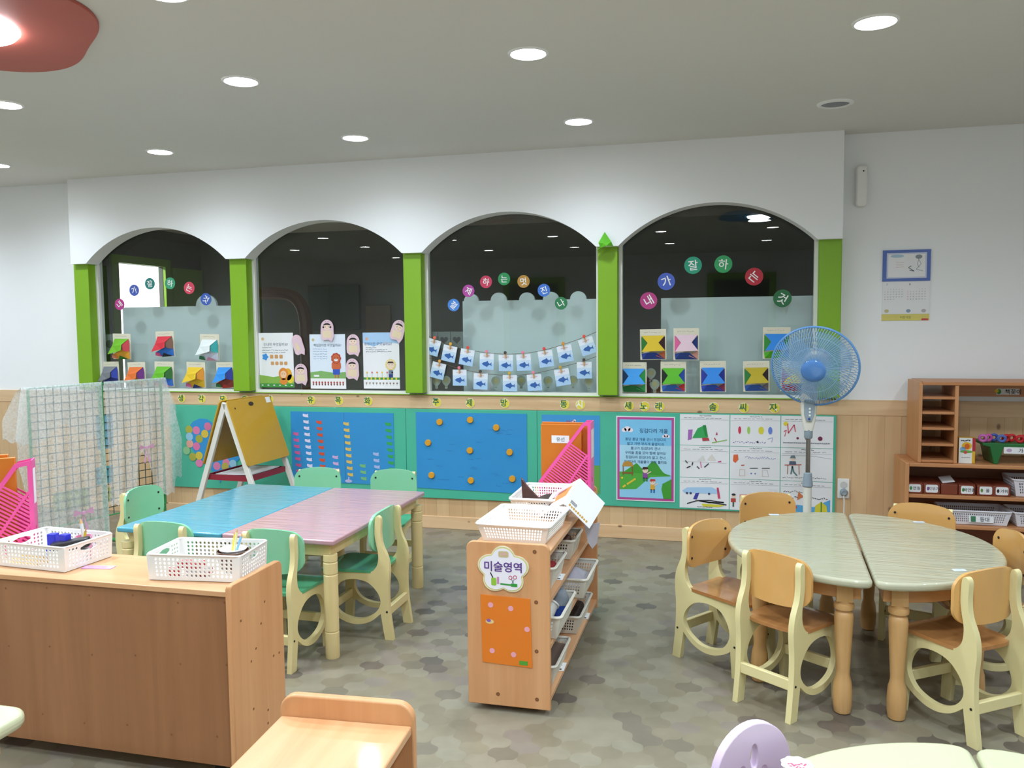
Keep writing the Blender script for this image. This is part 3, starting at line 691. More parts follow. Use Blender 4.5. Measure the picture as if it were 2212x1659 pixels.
p.text('경청이란 무엇일까요?', -wd * .08, h * .3, .0225, pm('#4a6a9a'), 2, 0, .004).poly(disc(-wd * .39, h * .39, .010), pm('#d9a98c'), 2)
for i, l in enumerate((.3, .6, .72)): p.scribble(-wd * .42, h * (.23 - i * .035), wd * l, .002, TXT, 14, .003, 2, i + 11)
p.poly(rect(-wd / 2, -h * .34, wd / 2, -h * .3), GRASS2, 1)
for i in range(8): p.poly(rect(-wd * .42 + i * wd * .115, -h * .34, -wd * .42 + i * wd * .115 + .011, -h * .295), YEL, 2)
for i in range(6):
    fx = -wd * .4 + i * wd * .14; p.line((fx, -h * .3), (fx, -h * .22), .0015, GRASS2, 2).poly(disc(fx, -h * .21, .006), (YEL, REDP, ORA)[i % 3], 3)
cx = wd * .26
p.poly(blob(cx, -h * .07, .037, 14, .06, 56), pm('#e3cf7a'), 3).poly(disc(cx, -h * .07, .028, .03), SKIN, 4).poly([(cx - .024, -h * .045), (cx + .024, -h * .045), (cx + .016, -h * .015), (cx - .016, -h * .015)], pm('#3a2a24'), 5)
p.poly(rrect(cx - .016, -h * .25, cx + .016, -h * .17, .005), pm('#6f7f92'), 3).poly(rrect(cx - .015, -h * .3, cx + .015, -h * .24, .004), pm('#2a3a7a'), 4)
for sx in (-1, 1): p.poly(disc(cx + sx * .01, -h * .07, .0025), INK, 5)
for i in range(10): p.poly(disc(-wd * .42 + i * wd * .094, -h * .4, .007, .004), pm('#6f5a4a'), 1).line((-wd * .42 + i * wd * .094, -h * .41), (-wd * .42 + i * wd * .094, -h * .44), .003, pm('#8a7a6a'), 1)
tag(p.build('poster', loc=(x, GY, z)), 'poster with blue sky and yellow flower child, right one in the second window', 'poster', 'posters in the second arched window')

# translucent white panels, heart border and bulb stickers behind the glass
FROST = mat('frosted panel', '#d9e6ea', 0.5, var=0.03, vs=3)
FY = 5.30
def frost(x0, x1, zt, bumps, label):
    pts = [(x0, 0.0), (x1, 0.0), (x1, zt)]
    for bx, br in sorted(bumps, reverse=True): pts += [(bx + br * math.cos(R(a)), zt + br * .95 * math.sin(R(a))) for a in range(0, 181, 12)]
    pts += [(x0, zt)]
    tag(MB().prism(pts, FY, FY + 0.02, 'xz').build('room_divider_panel', FROST), label, 'divider', 'white panels behind the glass')
frost(-4.350, -3.425, 1.494, [(-3.641, 0.085)], 'pale panel with one bump behind the leftmost arched window')
frost(-1.701, -0.70, 1.496, [(-1.641, 0.05), (-1.453, 0.055), (-1.263, 0.052), (-1.103, 0.053), (-0.925, 0.053)], 'pale panel with scalloped top behind the third arched window')
frost(-0.401, 0.62, 1.493, [], 'plain pale panel behind the rightmost arched window')
HB = mat('grey tile', '#6a736f', 0.6); HT = mat('dark heart', '#2b302f', 0.6)
def heart(cx, cz, s): return [(cx + s * .065 * 16 * math.sin(t_) ** 3 / 1.0, cz + s * .065 * (13 * math.cos(t_) - 5 * math.cos(2 * t_) - 2 * math.cos(3 * t_) - math.cos(4 * t_))) for t_ in [2 * PI * i / 32 for i in range(32)]]
x0, z0 = -1.928,1.188
x1, z1 = -1.669,1.296
p = Pic(rect(x0, z0, x1, z1), HB, 0.003)
for i in range(3):
    cx = x0 + (i + .5) * (x1 - x0) / 3
    p.poly(heart(cx, (z0 + z1) / 2, .026)[::-1], HT, 1)
    if i: p.line((x0 + i * (x1 - x0) / 3, z0), (x0 + i * (x1 - x0) / 3, z1), .004, HT, 1)
tag(p.build('heart_border', loc=(0, 5.2, 0)), 'grey border strip with three dark hearts behind the third arched window', 'border strip')
x0, z0 = -4.480,1.154
x1, z1 = -4.304,1.296
p = Pic(rect(x0, z0, x1, z1), HB, 0.003); p.poly(disc((x0 + x1) / 2, (z0 + z1) / 2, .03), HT, 1)
tag(p.build('heart_border', loc=(0, 5.2, 0)), 'grey border strip with one dark dot behind the leftmost arched window', 'border strip')
BULB = pm('#a9b3a4'); BULBY = pm('#b9b27a')
for (x, z), l in (((-1.861,0.973), 'leftmost at the bottom of the third window'), ((-1.793,0.974), 'second at the bottom of the third window'), ((-1.453,0.973), 'behind the lower fish cards, third from the left'), ((-1.283,0.977), 'behind the lower fish cards, middle one'),
                  ((-1.106,0.976), 'right of the middle fish cards'), ((-0.944,0.980), 'behind the tilted lower fish card'), ((-0.843,0.972), 'rightmost in the third window'),
                  ((-0.455,1.029), 'upper one in the rightmost window'), ((-0.432,0.960), 'lower one in the rightmost window')):
    p = Pic(cat_spline([(.031, 0), (.022, .022), (0, .031), (-.022, .022), (-.031, 0), (-.02, -.024), (-.009, -.034), (-.009, -.052), (.009, -.052), (.009, -.034), (.02, -.024)], 3), BULB, 0.002)
    p.poly(disc(0, .002, .017), BULBY, 1); p.line((-.006, -.042), (.006, -.042), .003, HT, 1)
    tag(p.build('bulb_sticker', loc=(x, 5.21, z)), 'pale bulb-shaped sticker ' + l, 'sticker', 'bulb-shaped stickers behind the glass')

# ------------------------------------------------------------ crumpled green paper on the fourth pillar
q = MB(); gx, gz = -0.715,1.768
q.add([(-.055, 0, 0), (-.02, -.03, .02), (.0, -.045, .045), (.055, -.01, .03), (.045, -.03, .055), (.005, -.02, .115), (-.01, .02, .05), (.02, -.055, .03), (-.03, -.04, .05)],
      [(0, 1, 8, 6), (1, 7, 2, 8), (7, 3, 4, 2), (8, 2, 5), (2, 4, 5), (6, 8, 5), (3, 6, 5, 4)])
tag(q.build('paper_cone', mat('green tissue', '#5cb51a', 0.7, bump=0.3), loc=(gx, 5.015, gz), smooth=0), 'crumpled bright green paper cone on the fourth green pillar', 'paper decoration')

# ------------------------------------------------------------ boards on the wainscot
TEAL = mat('teal felt', '#46b394', 0.55, coat=0.35, var=0.08, vs=3, bump=0.12, bs=5)
ZB0, ZB1 = 0.204, 0.793
for x0, x1, l in ((-3.846, -2.050, 'teal notice board behind the yellow easel and the green chairs'), (-2.048, -1.162, 'teal notice board holding the blue sheet with orange discs'), (-1.160, 0.618, 'long teal notice board holding the song poster and the drawings')):
    tag(MB().box(x0, x1, 5.121, 5.1335, ZB0, ZB1).build('notice_board', TEAL, bevel=0.002), l, 'notice board', 'teal notice boards')
BY = 5.1205
BLUEB = mat('blue felt', '#298cc9', 0.65, coat=0.25, var=0.07, vs=4, bump=0.1, bs=6)
# heart full of round notes
x, z = -3.455,0.511
p = Pic(heart(0, 0, .245)[::-1], BLUEB, 0.003)
HC = ['#a9a83f', '#d978a5', '#8fc0d6', '#a3a43c', '#dda08f', '#d66f9f', '#8cc08a', '#a7a43f', '#cdb83f', '#d978a5', '#d6b83f', '#cf6f95', '#d47aa0', '#b5a84a', '#8fbfd6', '#d67f9f']
HPX = [-3.690,0.618, -3.630,0.614, -3.688,0.568, -3.610,0.554, -3.688,0.518, -3.633,0.500, -3.717,0.468, -3.668,0.424, -3.615,0.434, -3.617,0.381, -3.563,0.591, -3.537,0.644, -3.476,0.364, -3.409,0.362, -3.346,0.385, -3.401,0.391]
for i in range(16): p.poly(disc(HPX[2 * i] - x, HPX[2 * i + 1] - z, .029, n=18), pm(HC[i]), 1 + i % 3)
tag(p.build('heart_poster', loc=(x, BY, z)), 'blue heart covered with pastel round notes behind the easel', 'poster')
# flag chart
x, z, wd, h = span(-2.888,0.761, -2.134,0.279)
p = Pic(rect(-wd / 2, -h / 2, wd / 2, h / 2), BLUEB, 0.003)
p.line((0.02, -h / 2), (0.02, h / 2), .003, pm('#246fae'), 1)
CH = [(285, 435, 7, '#d65c93'), (455, 125, 11, '#dcd6ec'), (675, 232, 9, '#d3502f'), (925, 808, 4, '#cda9d6'), (1115, 248, 10, '#d8b85f'), (1365, 935, 3, '#72b577'), (1580, 735, 4, '#a3b5e0'), (1780, 240, 9, '#2fa24f')]
for cx_, cy_, n_, col in CH:
    m = pm(col)
    for k in range(n_):
        px = (cx_ - 1035 + k * 6) / 1660 * wd; pz = h / 2 - (cy_ - 60 + k * 105) / 1176 * h
        if pz < -h / 2 + .02: break
        p.poly([(px - .022, pz + .008), (px - .018, pz + .012), (px - .004, pz + .009), (px + .008, pz + .008), (px + .02, pz + .012), (px + .018, pz - .004), (px + .023, pz - .011), (px + .006, pz - .012), (px - .008, pz - .009), (px - .02, pz - .005)], m, 2)
for cx_ in (700, 935, 1130):
    px = (cx_ - 1035) / 1660 * wd; pz = -h / 2 + .02; p.poly(disc(px, pz - .004, .026, .011), pm('#b9b4dc'), 2).line((px, pz), (px + .004, pz + .024), .009, pm('#b9b4dc'), 3)
tag(p.build('flag_chart', loc=(x, BY, z)), 'blue chart with columns of coloured flag stickers behind the green chairs', 'chart')
# topic web with orange discs
x, z, wd, h = span(-1.976,0.771, -1.227,0.257)
p = Pic([(-wd / 2, -h / 2 + .012), (wd / 2, -h / 2), (wd / 2, h / 2), (-wd / 2, h / 2)], BLUEB, 0.003)
rr = random.Random(4)
for i in range(26): p.scribble(rr.uniform(-wd * .45, wd * .38), rr.uniform(-h * .45, h * .42), .04, .004, pm('#235f9c'), 4, .002, 1, i)
tag(p.build('topic_sheet', loc=(x, BY, z)), 'large blue felt sheet with nine orange discs in the middle notice board', 'poster')
DM = pm('#d99a24')
POSN = ['upper left', 'upper middle', 'upper right', 'middle left', 'central', 'middle right', 'lower left', 'lower middle', 'lower right']
DPX = [-1.810,0.709, -1.601,0.727, -1.427,0.681, -1.892,0.571, -1.606,0.528, -1.340,0.524, -1.872,0.357, -1.602,0.332, -1.324,0.353]
for i in range(9):
    o = MB().lathe([(0.001, 0.012), (0.019, 0.012), (0.021, 0.009), (0.021, 0)], 20, M=Matrix.Rotation(R(90), 4, 'X')).build('foam_disc', DM, loc=(DPX[2 * i], BY - 0.0035, DPX[2 * i + 1]))
    tag(o, 'orange foam disc, %s one of nine on the blue felt sheet' % POSN[i], 'disc', 'orange discs on the blue sheet')
# poem sheet behind the file holder
x, z, wd, h = span(-1.130,0.769, -0.761,0.280)
p = Pic(rect(-wd / 2, -h / 2, wd / 2, h / 2), pm('#3d93cf'), 0.002)
p.poly(rect(-wd / 2, -h / 2, wd / 2, -h * .14), pm('#5f9f4a'), 1).text('제목', 0, h * .4, .034, pm('#a52f6a'), 2, 0, .012).poly(disc(.02, h * .415, .012, .008), PAPER, 1).poly(disc(.025, h * .43, .009, .007), PAPER, 1)
tag(p.build('poem_poster', loc=(x, BY, z)), 'light blue poem sheet half hidden behind the pink file holder on the shelf', 'poster')
# song poster
x, z, wd, h = span(-0.658,0.769, -0.302,0.244)
p = Pic(rect(-wd / 2, -h / 2, wd / 2, h / 2), PAPER, 0.003)
MAG = pm('#b94a94'); e = .012
p.poly(rect(-wd / 2 + .006, -h / 2 + .006, wd / 2 - .006, h / 2 - .006), MAG, 1)
iw, ih = wd / 2 - .02, h / 2 - .02
p.poly(rect(-iw, -ih, iw, ih), pm('#a9d7ec'), 2)
p.poly(rect(-iw, ih * .35, iw, ih), pm('#7cc3e8'), 3)
CL = pm('#f0dfe6')
for cx, cz, s in ((-.11, ih * .73, .9), (.125, ih * .585, .6)):
    for dx, dz, r_ in ((-.022, 0, .014), (0, .008, .018), (.022, 0, .014)): p.poly(disc(cx + dx * s, cz + dz * s, r_ * 1.2 * s, r_ * s), CL, 4)
p.text('징검다리 개울', .05, ih * .72, .03, pm('#2d4f77'), 5, 0, .006)
LY = ['퐁당 퐁당 개울 건너 징검다리', '밟고 가면 무지개 물결치네', '물고기 징검다리 건너', '우리들 꿈을 모아 함께 걸어요', '징검다리 징검다리 밟고 건너', '징검다리 개울물이 반짝 흘러요']
for i, s in enumerate(LY): p.text(s, 0, ih * (.5 - i * .115), .0205, pm('#33557d'), 5, 0, .004)
HILL = pm('#4ea83b'); HILL2 = pm('#3f9a2f'); RIV = pm('#8fcbe8'); WDN = pm('#8a5a2f')
p.poly([(-iw, -ih * .42)] + [(-iw + 2 * iw * t_ / 24, -ih * .42 + .095 * max(0, math.sin(PI * t_ / 24 * 1.0)) * (0.75 + .35 * math.cos(t_ * .62 + 2.4))) for t_ in range(8, 25)] + [(iw, -ih * .42)], HILL2, 3)
p.poly([(-iw, -ih * .8), (-iw * .35, -ih * .78), (-iw * .05, -ih * .6), (iw * .2, -ih * .46), (iw, -ih * .42), (-iw, -ih * .34)][::-1], HILL, 4)
p.poly([(-iw, -ih), (iw * .7, -ih), (iw * .62, -ih * .66), (iw, -ih * .48), (iw, -ih * .42), (iw * .2, -ih * .46), (-iw * .05, -ih * .6), (-iw * .35, -ih * .78), (-iw, -ih * .82)], RIV, 5)
p.poly([(iw * .7, -ih), (iw, -ih), (iw, -ih * .5), (iw * .66, -ih * .62), (iw * .62, -ih * .76)], HILL2, 6)
bx = -iw * .68
p.poly([(bx - .036, -ih * .2), (bx + .036, -ih * .2), (bx + .026, -ih * .1), (bx, -ih * .06), (bx - .026, -ih * .1)], pm('#b98a3a'), 6)
for sx in (-.028, .028): p.line((bx + sx, -ih * .2), (bx + sx, -ih * .44), .006, WDN, 6)
p.line((bx - .034, -ih * .37), (bx + .034, -ih * .37), .01, WDN, 7)
for i in range(9): p.poly(disc(-iw * .9 + (i * 37 % 10) * iw * .055, -ih * (.5 + (i * 23 % 10) * .025), .0065), YEL, 7)
def kid(cx, cz, s, hair, top, leg):
    p.poly(disc(cx, cz, .017 * s, .018 * s), SKIN, 8).poly([(cx - .018 * s, cz + .002), (cx - .013 * s, cz + .018 * s), (cx + .013 * s, cz + .018 * s), (cx + .018 * s, cz + .006)][::-1], hair, 9)
    p.poly(rrect(cx - .014 * s, cz - .05 * s, cx + .014 * s, cz - .015 * s, .005), top, 7).poly(rect(cx - .013 * s, cz - .068 * s, cx - .003 * s, cz - .046 * s), leg, 7).poly(rect(cx + .004 * s, cz - .068 * s, cx + .014 * s, cz - .046 * s), leg, 7)
    p.line((cx + .01 * s, cz - .022 * s), (cx + .034 * s, cz - .008 * s), .006 * s, SKIN, 8)
    for sx in (-1, 1): p.poly(disc(cx + sx * .006 * s, cz, .002 * s), INK, 9)
kid(.0, -ih * .28, 1.05, pm('#3a2418'), pm('#8a4a9a'), pm('#2f7d4a')); kid(.045, -ih * .58, 1.0, pm('#c23a35'), pm('#e0a93a'), pm('#2f6fb0'))
tag(p.build('song_poster', loc=(x, BY, z)), 'song poster with magenta border, green hills and children crossing a river', 'poster')
# nine drawings
DX = [-0.272, 0.023, 0.313, 0.607]
DZ = [0.787, 0.597, 0.400, 0.211]
DL = ['green tent', 'four coloured ovals', 'red house and dots', 'grey tools and pink marks', 'orange cup and pale figures', 'child sitting at a bench', 'blue car and grey scribbles', 'red box, behind the round-table chair', 'yellow gate and blue sea, behind the fan pole']
for i in range(9):
    cI, rI = i % 3, i // 3
    x0, x1, z1, z0 = DX[cI], DX[cI + 1] - .004, DZ[rI], DZ[rI + 1] + .003
    wd, h = x1 - x0, z1 - z0
    p = Pic(rect(-wd / 2, -h / 2, wd / 2, h / 2), PAPER, 0.0015)
    p.scribble(-.03, h * .455, .07, .002, INK, 8, .003, 1, i).scribble(-wd * .42, h * .385, wd * .8, .001, INK, 9, .002, 1, i + 3)
    p.line((-wd * .48, h * .33), (wd * .48, h * .335), .001, TXT, 1)
    U = lambda u, v: (u * wd / 2, v * h / 2)
    def S(pts, col, ly=2): p.poly([U(*q_) for q_ in pts], pm(col), ly)
    def L(pts, col, w_=.003, ly=3): p.pline([U(*q_) for q_ in pts], w_, pm(col), ly)
    if i == 0:
        S([(-.68, -.7), (-.66, .0), (-.48, .02), (-.52, -.62)], '#a56ab5'); S([(-.5, -.55), (-.28, .1), (.0, .3), (.12, -.5)], '#35a557', 3); S([(-.08, .3), (.05, .32), (.14, -.45), (.02, -.4)], '#1f8a3f', 4); S([(-.1, -.52), (.16, -.5), (.2, -.68), (-.08, -.72)], '#b8404a', 5)
        S([(.44, -.32), (.5, -.1), (.53, -.3)], '#b83a5a'); L([(.4, -.5), (.48, -.75)], '#b8404a', .006); L([(.3, -.82), (.9, -.62)], '#8fc06a', .006)
    elif i == 1:
        for u, c_, ex in ((-.62, '#cf3050', .05), (-.26, '#9fcf5a', .05), (.24, '#dcd23a', .09), (.6, '#6a86d6', .07)): p.poly(disc(u * wd / 2, h * .02, ex * wd / 2 * 1.2, h * .12), pm(c_), 2)
        p.scribble(-wd * .44, -h * .37, wd * .66, .006, pm('#3a3f9a'), 16, .003, 2, 9); p.poly(disc(wd * .05, -h * .35, .006), INK, 3); L([(.5, -.5), (.7, -.4), (.66, -.7)], '#8fa0c8')
    elif i == 2:
        p.poly(disc(-wd * .41, h * .25, .014, .012), pm('#e0d03a'), 2); L([(-.75, .5), (-.72, -.1), (-.5, .45), (-.45, .0)], '#d0455f', .005); L([(-.9, .0), (-.8, .1), (-.86, -.3)], '#d0455f', .004)
        for u, r_ in ((-.36, .007), (0, .011), (.5, .013)): p.poly(disc(u * wd / 2, -h * .2, r_), pm('#7a2f4a'), 2)
        for k in range(7): p.scribble(-wd * .46, -h * (.34 + .02 * (k % 2)), wd * .9, .002, pm('#9aa0b0'), 22, .0012, 2, k)
    elif i == 3:
        L([(-.9, .0), (.9, -.05)], '#b9b4b0', .0015); S([(-.3, .05), (-.05, .4), (.05, .05)], '#d9d9d4'); S([(.1, .1), (.3, .5), (.48, .1)], '#dcd7cf')
        for a_, b_, c_ in (((-.78, .05), (-.68, -.12), '#5a6a5a'), ((-.72, -.42), (-.56, -.3), '#33333a'), ((-.5, -.25), (-.47, -.05), '#33333a'), ((-.3, -.3), (-.2, -.45), '#5a4a55'), ((-.16, .0), (-.12, -.38), '#d68ab0'), ((.0, -.35), (.18, -.1), '#4a4a55'), ((.55, .02), (.68, .06), '#d0408a')): L([a_, b_], c_, .007)
    elif i == 4:
        S([(-.88, .1), (-.86, .5), (-.68, .52), (-.66, .2), (-.78, -.02)], '#e0683a'); p.scribble(-wd * .2, h * .17, wd * .62, .008, pm('#8f96c8'), 18, .003, 2, 5); L([(-.55, -.15), (-.42, -.13)], '#c85a4a', .006)
        L([(-.2, -.32), (.12, -.3)], '#33333a', .004); L([(.28, -.3), (.6, -.28)], '#33333a', .004)
        for u in (-.14, .02): p.poly(disc(u * wd / 2, -h * .32, .005), pm('#7a8ac0'), 2)
        L([(.3, -.4), (.5, -.4), (.55, -.8), (.3, -.8), (.3, -.4)], '#c9b8a8', .002); L([(-.6, -.4), (-.4, -.42), (-.4, -.8), (-.62, -.8), (-.6, -.4)], '#d8b0a0', .002)
    elif i == 5:
        L([(-.95, .55), (.2, .55), (.95, .4)], '#8a8f9a', .0015); L([(-.85, -.05), (-.2, .0)], '#c87a6a', .006); L([(-.72, -.05), (-.74, -.6)], '#a8685a', .004); L([(-.3, -.02), (-.28, -.6)], '#a8685a', .004)
        p.poly(disc(-wd * .27, h * .17, .014), SKIN, 3).poly([(-wd * .27 - .016, h * .19), (-wd * .27 + .016, h * .19), (-wd * .27 + .01, h * .29), (-wd * .27 - .008, h * .27)], pm('#6a7f86'), 4)
        S([(-.66, .2), (-.42, .2), (-.4, -.02), (-.68, -.02)], '#55637a', 4); L([(-.55, -.1), (-.5, -.45), (-.36, -.68)], '#5f7f80', .008); L([(-.55, -.1), (-.6, -.6)], '#5f7f80', .008); p.scribble(-wd * .46, -h * .4, wd * .85, .003, INK, 22, .0025, 2, 8)
    elif i == 6:
        S([(-.9, .12), (-.7, .35), (.3, .42), (.6, .2), (.55, .0), (-.8, -.02)], '#a9cdec'); S([(-.45, -.4), (-.35, .0), (-.2, .02), (-.3, -.42)], '#3a3f9f', 3); S([(.5, .4), (.58, .42), (.66, -.3), (.56, -.32)], '#c8456a', 3)
        for u in (-.7, -.55, .2): p.poly(disc(u * wd / 2, -h * .01, .007), pm('#33406a'), 4)
        L([(-.7, -.72), (-.3, -.5), (.2, -.45), (.8, -.55), (.2, -.6), (-.2, -.5), (.9, -.7)], '#3f3f46', .007); S([(-.1, -.68), (.85, -.72), (.6, -.86), (-.05, -.86)], '#d6cf3a', 5); p.scribble(-.04, -h * .45, .09, .002, INK, 9, .003, 3, 2)
    elif i == 7:
        S([(-.6, .02), (.1, .05), (.1, -.5), (-.6, -.5)], '#e08a8a'); p.poly(disc(-wd * .42, -h * .05, .012), SKIN, 3).poly(disc(-wd * .42, h * .0, .012, .007), INK, 4); S([(-.95, -.25), (-.75, -.25), (-.75, -.5), (-.95, -.5)], '#b5443a', 3); L([(-.85, -.5), (-.85, -.8)], '#3a5a4a', .009)
        for k in range(4): p.scribble(wd * .28, h * (.2 - k * .06), wd * .18, .002, pm('#9aa8c0'), 6, .0012, 2, k)
    else:
        p.scribble(-wd * .44, h * .17, wd * .5, .006, INK, 12, .003, 2, 1); p.scribble(-wd * .44, -h * .02, wd * .86, .006, INK, 20, .004, 2, 4)
        S([(-.95, -.95), (.92, -.95), (.92, -.1), (.6, -.35), (.3, -.6), (-.3, -.5), (-.95, -.55)], '#5aa9dc'); S([(.32, -.95), (.36, -.5), (.58, -.25), (.78, -.5), (.82, -.95)], '#d6cc3a', 3); L([(.58, -.25), (.58, -.95)], '#3f7a3a', .006, 4)
        for u, v in ((-.7, -.75), (-.4, -.65), (.1, -.8)): p.poly(disc(u * wd / 2, v * h / 2, .008), pm('#cf3a4a'), 4)
        S([(-.3, .35), (-.1, .05), (-.35, -.2)], '#d67a4a', 4)
    o = p.build('child_drawing', loc=((x0 + x1) / 2, BY, (z0 + z1) / 2))
    tag(o, 'white child\'s drawing sheet of %s' % DL[i], 'drawing', 'drawings on the right notice board')
# band letters
YD = pm('#e3cf45'); YR = pm('#e9e2b5'); GD = pm('#23704e')
BL = [('생', -3.754,0.840), ('각', -3.589,0.839), ('모', -3.418,0.839), ('으', -3.245,0.840), ('기', -3.056,0.842), ('유', -2.739,0.840), ('목', -2.533,0.840), ('화', -2.320,0.839), ('주', -1.836,0.838), ('제', -1.608,0.837), ('망', -1.376,0.838),
      ('동', -0.987,0.836), ('시', -0.887,0.836), ('새', -0.584,0.833), ('노', -0.489,0.832), ('래', -0.398,0.831), ('솜', -0.076,0.832), ('씨', 0.098,0.832), ('자', 0.272,0.833)]
for ch, x, z in BL:
    p = Pic(disc(.003, -.002, .031, n=24), YR, 0.002); p.poly(disc(.005, -.003, .027, n=24), YD, 1).text(ch, -.004, .001, .05, WT if ch == '시' else GD, 2, 0, .022)
    if ch in '노래자': p.poly(disc(.012, -.012, .006), PAPER, 3)
    tag(p.build('title_letter', loc=(x, 5.1325, z)), 'yellow round title sticker with %s letter %s on the wooden rail' % ('white' if ch == '시' else 'green', ch), 'sticker', 'title letters along the wooden rail')
# ribbon bows of cling film corners
LIL = pm('#c9a9c9')
# ------------------------------------------------------------ right part of the wall
t = thing('wall_calendar', 'hanging wall calendar with blue-framed picture above two months', 'calendar', (0.976, YW, 1.735))
cw = (1.097) - (0.849)
h1 = (1.735) - (1.560)
h2 = (1.558) - (1.373)
h3 = 0.036
p = Pic(rect(-cw / 2, -h1, cw / 2, 0), pm('#5c74b8'), 0.010); b = .02
p.poly(rect(-cw / 2 + b, -h1 + b * .8, cw / 2 - b, -b * .8), pm('#c9cde0'), 1).poly(rect(-cw / 2 + b + .008, -h1 + b + .004, cw / 2 - b - .008, -b - .004), PAPER, 2)
p.poly(disc(-cw * .2, -.034, .035, .009), pm('#a9c6d6'), 3)
GR = pm('#6a7076')
p.poly(disc(cw * .25, -.04, .018, .012), pm('#8a9098'), 3).pline([(cw * .24, -.05), (cw * .3, -.08), (cw * .2, -.11), (cw * .34, -.12)], .002, GR, 3).pline([(cw * .25, -.055), (cw * .22, -.08), (cw * .26, -.1)], .002, GR, 3).pline([(cw * .1, -.09), (cw * .04, -.1), (cw * .16, -.12), (cw * .06, -.115)], .004, GR, 3)
for i in range(3): p.scribble(-cw * .22, -.07 - i * .013, .04, .0006, pm('#c98a8a'), 6, .0015, 3, i)
p.build('picture_sheet', t)
p = Pic(rect(-cw / 2 + .002, -h1 - h2, cw / 2 - .002, -h1), PAPER, 0.006)
p.text('7', -cw * .4, -h1 - .018, .016, GR, 1).text('8', cw * .08, -h1 - .018, .016, GR, 1)
for mth in (0, 1):
    for r_ in range(5):
        for c_ in range(7):
            k = r_ * 7 + c_ - (1 if mth == 0 else 4)
            if 0 <= k < 31: p.text(str(k + 1), -cw * .44 + mth * cw * .48 + c_ * cw * .06, -h1 - .045 - r_ * .014, .008, REDP if c_ == 0 else GR, 1)
for u, c_ in ((-.4, '#c9c08a'), (.06, '#8aa0b5'), (.38, '#b5b0b0')): p.poly(disc(cw * u, -h1 - h2 + .018, .012, .01), pm(c_), 1)
p.build('month_sheet', t)
p = Pic(rect(-cw / 2, -h1 - h2 - h3, cw / 2, -h1 - h2), pm('#dccf72'), 0.004)
p.text('어린이집', 0, -h1 - h2 - h3 * .5, .016, pm('#6f7a3a'), 1).poly(rect(cw * .34, -h1 - h2 - h3, cw * .48, -h1 - h2 - h3 * .7), pm('#c94a4a'), 1)
p.build('footer_strip', t)
x0, z1 = 0.698,2.210
x1, z0 = 0.759,1.983
q = MB().prism(rrect(0, 0, x1 - x0, z1 - z0, .02), 0, -.05, 'xz').build('wall_sensor', PLW, loc=(x0, YW, z0), bevel=0.01, segs=3)
tag(q, 'white oblong wall device high beside the white fascia', 'wall device')
MB().cyl((0, 0, 0), (0, -.004, 0), .004).build('sensor_dot', INK, q, loc=((x1 - x0) * .6, -.05, (z1 - z0) * .86))
x, z, wd, h = span(0.631,0.424, 0.696,0.307)
t = thing('wall_outlet', 'white double wall outlet with plugged grey plug beside the drawings', 'outlet', (x, 5.136, z))
MB().prism(rrect(-wd / 2, -h / 2, wd / 2, h / 2, .006), 0, -.009, 'xz').build('outlet_plate', PLW, t, bevel=0.003)
MB().lathe([(0.012, 0), (0.019, .001), (0.019, .004), (0.001, .004)], 20, M=Matrix.Translation((.001, -.008, h * .2)) @ Matrix.Rotation(R(90), 4, 'X')).build('socket', mat('socket grey', '#c9c9c6', 0.4), t)
MB().lathe([(0.021, 0), (0.021, .02), (0.014, .03), (0.012, .03), (0.001, .026)], 20, M=Matrix.Translation((.001, -.008, -h * .17)) @ Matrix.Rotation(R(90), 4, 'X')).build('plug', GREY, t)
MB().tube([(0.0, -.03, -h * .3), (0.003, -.028, -h * .6), (.004, -.02, -.3), (.004, -.02, -z + .01)], .004, 8).build('power_cord', PLW, t)

# furniture of the dim room, faint behind the second and third panes
BRN = mat('brown varnish', '#7a4f2c', 0.5)
pts = [(-4.015,1.633), (-3.815,1.630), (-3.672,1.603), (-3.590,1.521), (-3.558,1.400), (-3.549,1.239)]
pl = [(a, 6.6, b) for a, b in cat_spline(pts, 5, False)]
pl.append((pl[-1][0], 6.6, 0.06))
o = MB().tube(pl, .055, 10).cyl((pl[-1][0], 6.6, 0), (pl[-1][0], 6.6, .06), .1, n=16).build('curved_rail', BRN); tag(o, 'brown curved wooden rail in the dim room behind the second window', 'rail')
for (x0, z1), (x1, z0), y, h, l in (((-4.569,1.791), (-3.950,1.298), 8.58, '#3f5048', 'large dark board on the far wall behind the second window'), ((-3.877,1.563), (-3.582,1.244), 8.58, '#7a6a48', 'brownish square board on the far wall behind the second window')):
    tag(MB().box(x0, x1, y - .02, y + .018, z0, z1).build('wall_board', mat('board ' + h, h, 0.6), bevel=.004), l, 'board')

# ------------------------------------------------------------ children's chairs
def side_frame(mb, x, m0=0, m1=1):
    outer = cat_spline([(-.168, 0), (-.153, .12), (-.150, .22), (-.156, .30), (-.149, .355), (-.126, .41), (-.119, .46), (-.121, .515), (-.113, .532), (-.101, .532), (-.094, .515), (-.091, .46), (-.096, .42), (-.106, .37), (-.101, .325), (-.08, .297), (-.05, .286)], 5, False)
    outer += [(.125, .286), (.143, .282), (.15, .265), (.152, .2), (.158, .0), (.121, .0), (.113, .1)]
    outer += cat_spline([(.108, .094), (.075, .075), (.03, .06), (-.02, .06), (-.07, .078), (-.112, .112)], 4, False) + [(-.12, .06), (-.129, .0)]
    hole = cat_spline([(.108, .15), (.1, .2), (.065, .243), (.005, .256), (-.055, .244), (-.098, .205), (-.112, .16), (-.09, .118), (-.035, .086), (.025, .084), (.08, .105)], 5)
    mb.prism(outer, x - .0105, x + .0105, 'yz', m0, holes=[hole])
    for y, z in ((-.141, .122), (.133, .122)): mb.cyl((x - .0125, y, z), (x + .0125, y, z), .0045, n=8, mi=m1)
